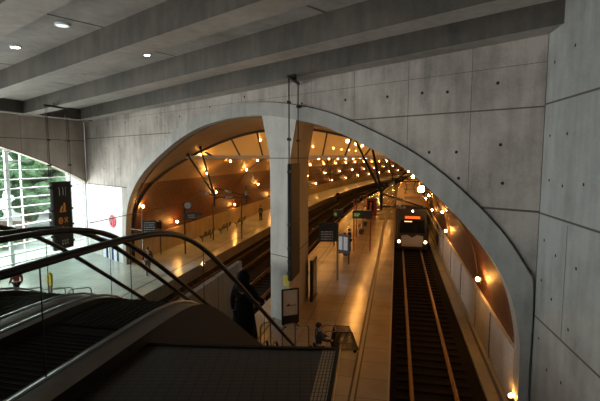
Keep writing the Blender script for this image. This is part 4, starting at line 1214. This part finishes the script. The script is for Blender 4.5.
# yellow-headed pole in the hall
yp = thing('information_post', 'slim dark post with a yellow head on the hall floor behind the escalators', 'post', G(53, 20))
m = MB(); m.box((0, 0, .75), (.14, .12, 1.5), M['metal_grey']); m.build('shaft', yp)
m = MB(); m.box((0, 0, 1.72), (.2, .16, .5), M['yellow']); m.ball((0, 0, 1.97), .1, M['yellow'], 8); m.build('head', yp)

# ------------------------------------------------------------------ outdoors, beyond the window
mb = MB(); mb.face([(-80, -10, -.05), LW(40, -.05, -.6), LW(-2, -.05, -.6), (-22, 75, -.05), (-80, 75, -.05)], M['ground']); struct(mb, 'outdoor_ground')
def bush(c, r, sz, mt, label, n=230, trunk=True):
    root = thing('bush', label, 'bush', (c[0], c[1], -.05))
    random.seed(int(c[0] * 13 + c[1]))
    m = MB()
    for _ in range(n):
        th, ph = random.uniform(0, 2 * pi), random.uniform(.1, pi * .8)
        rr = r * random.uniform(.55, 1)
        p = Vector((rr * sz[0] * math.sin(ph) * math.cos(th), rr * sz[1] * math.sin(ph) * math.sin(th), r * sz[2] + rr * sz[2] * math.cos(ph)))
        m.ball(p, r * random.uniform(.16, .30), M[mt], 5, (1, 1, .7))
    m.build('foliage', root)
    if trunk:
        m = MB(); m.tube([(0, 0, 0), (0, 0, r * sz[2])], .15, M['wood'], 6); m.build('trunk', root)
bush((-31.5, 41), 3.9, (.9, .9, 1.4), 'leaf', 'tall dark green tree outside the louvred window, leftmost')
bush((-26.3, 46), 3.6, (.9, .9, 1.5), 'leaf', 'dense green tree outside the louvred window, behind the hanging sign')
bush((-41.5, 48), 3.8, (.95, .9, 1.4), 'leaf2', 'paler green tree far outside the louvred window')
bush((-30.5, 56), 5.0, (1.1, .9, 1.3), 'leaf2', 'light green tree at the back outside the louvred window')
bush((-36, 70), 5.5, (1.1, .9, 1.2), 'leaf', 'broad dark tree at the very back outside the louvred window')
bush((-23.2, 34.0), 1.0, (1.4, 1, .9), 'leaf2', 'low pale hedge bush outside the foot of the window', 50, False)
m = MB(); m.box((-27.5, 36.6, .9), (9, .3, 1.9), M['brownwall']); o = m.build('garden_wall'); tag(o, 'low brown wall outside the louvred window', 'wall')
m = MB(); m.box((-26.5, 35.0, .45), (3.5, .4, .9), M['bluebin']); o = m.build('blue_screen'); tag(o, 'low blue panel standing outside the window', 'panel')
m = MB(); m.box((-20.4, 41.5, 3.6), (3.0, .4, 8), M['white'], (Vector((.95, .3, 0)).normalized(), Vector((-.3, .95, 0)).normalized(), Vector((0, 0, 1)))); o = m.build('white_building'); tag(o, 'white building face outside the right end of the louvred window', 'building')

# ------------------------------------------------------------------ lights
w = bpy.data.worlds.new('World'); SC.world = w; w.use_nodes = True
bg = w.node_tree.nodes['Background']; bg.inputs[0].default_value = (.80, .93, 1.0, 1); bg.inputs[1].default_value = 1.6
def area(loc, target, sx, sy, power, col, name):
    l = bpy.data.lights.new(name, 'AREA'); l.shape = 'RECTANGLE'; l.size = sx; l.size_y = sy; l.energy = power; l.color = col
    o = bpy.data.objects.new(name, l); COL.objects.link(o); o.location = loc
    o.rotation_euler = (Vector(target) - Vector(loc)).to_track_quat('-Z', 'Y').to_euler(); return o
p = LW(6, 6.5, -4.0)
area(p, LW(4, 0, 6.0), 12, 6, 1700, (1.0, .98, .95), 'window_daylight')
p = LW(24, 4.5, -1.6)
area(p, p + LWN * 10 + Vector((0, 3, 0)), 16, 7, 900, (1.0, .97, .93), 'window_daylight_near')
area((-14, 2, 3.6), (-1, 17, 7.5), 7, 3.0, 260, (1.0, .88, .76), 'hall_fill')  # added fill lamp for the hall, stands for no fixture

# ------------------------------------------------------------------ camera
cam = bpy.data.cameras.new('Camera'); co = bpy.data.objects.new('Camera', cam); COL.objects.link(co)
cam.sensor_width = 36; cam.lens = 36 * F / 600.0; cam.clip_end = 400; cam.clip_start = .05
co.location = (0, 0, H); co.rotation_euler = (pi / 2 - PITCH, 0, 0)
SC.camera = co
SC.view_settings.view_transform = 'Standard'; SC.view_settings.look = 'None'; SC.view_settings.exposure = 1.3
SC.cycles.use_denoising = True
SC.cycles.max_bounces = 6; SC.cycles.diffuse_bounces = 3; SC.cycles.glossy_bounces = 3; SC.cycles.transparent_max_bounces = 16
SC.cycles.caustics_reflective = False; SC.cycles.caustics_refractive = False
SC.cycles.sample_clamp_indirect = 4
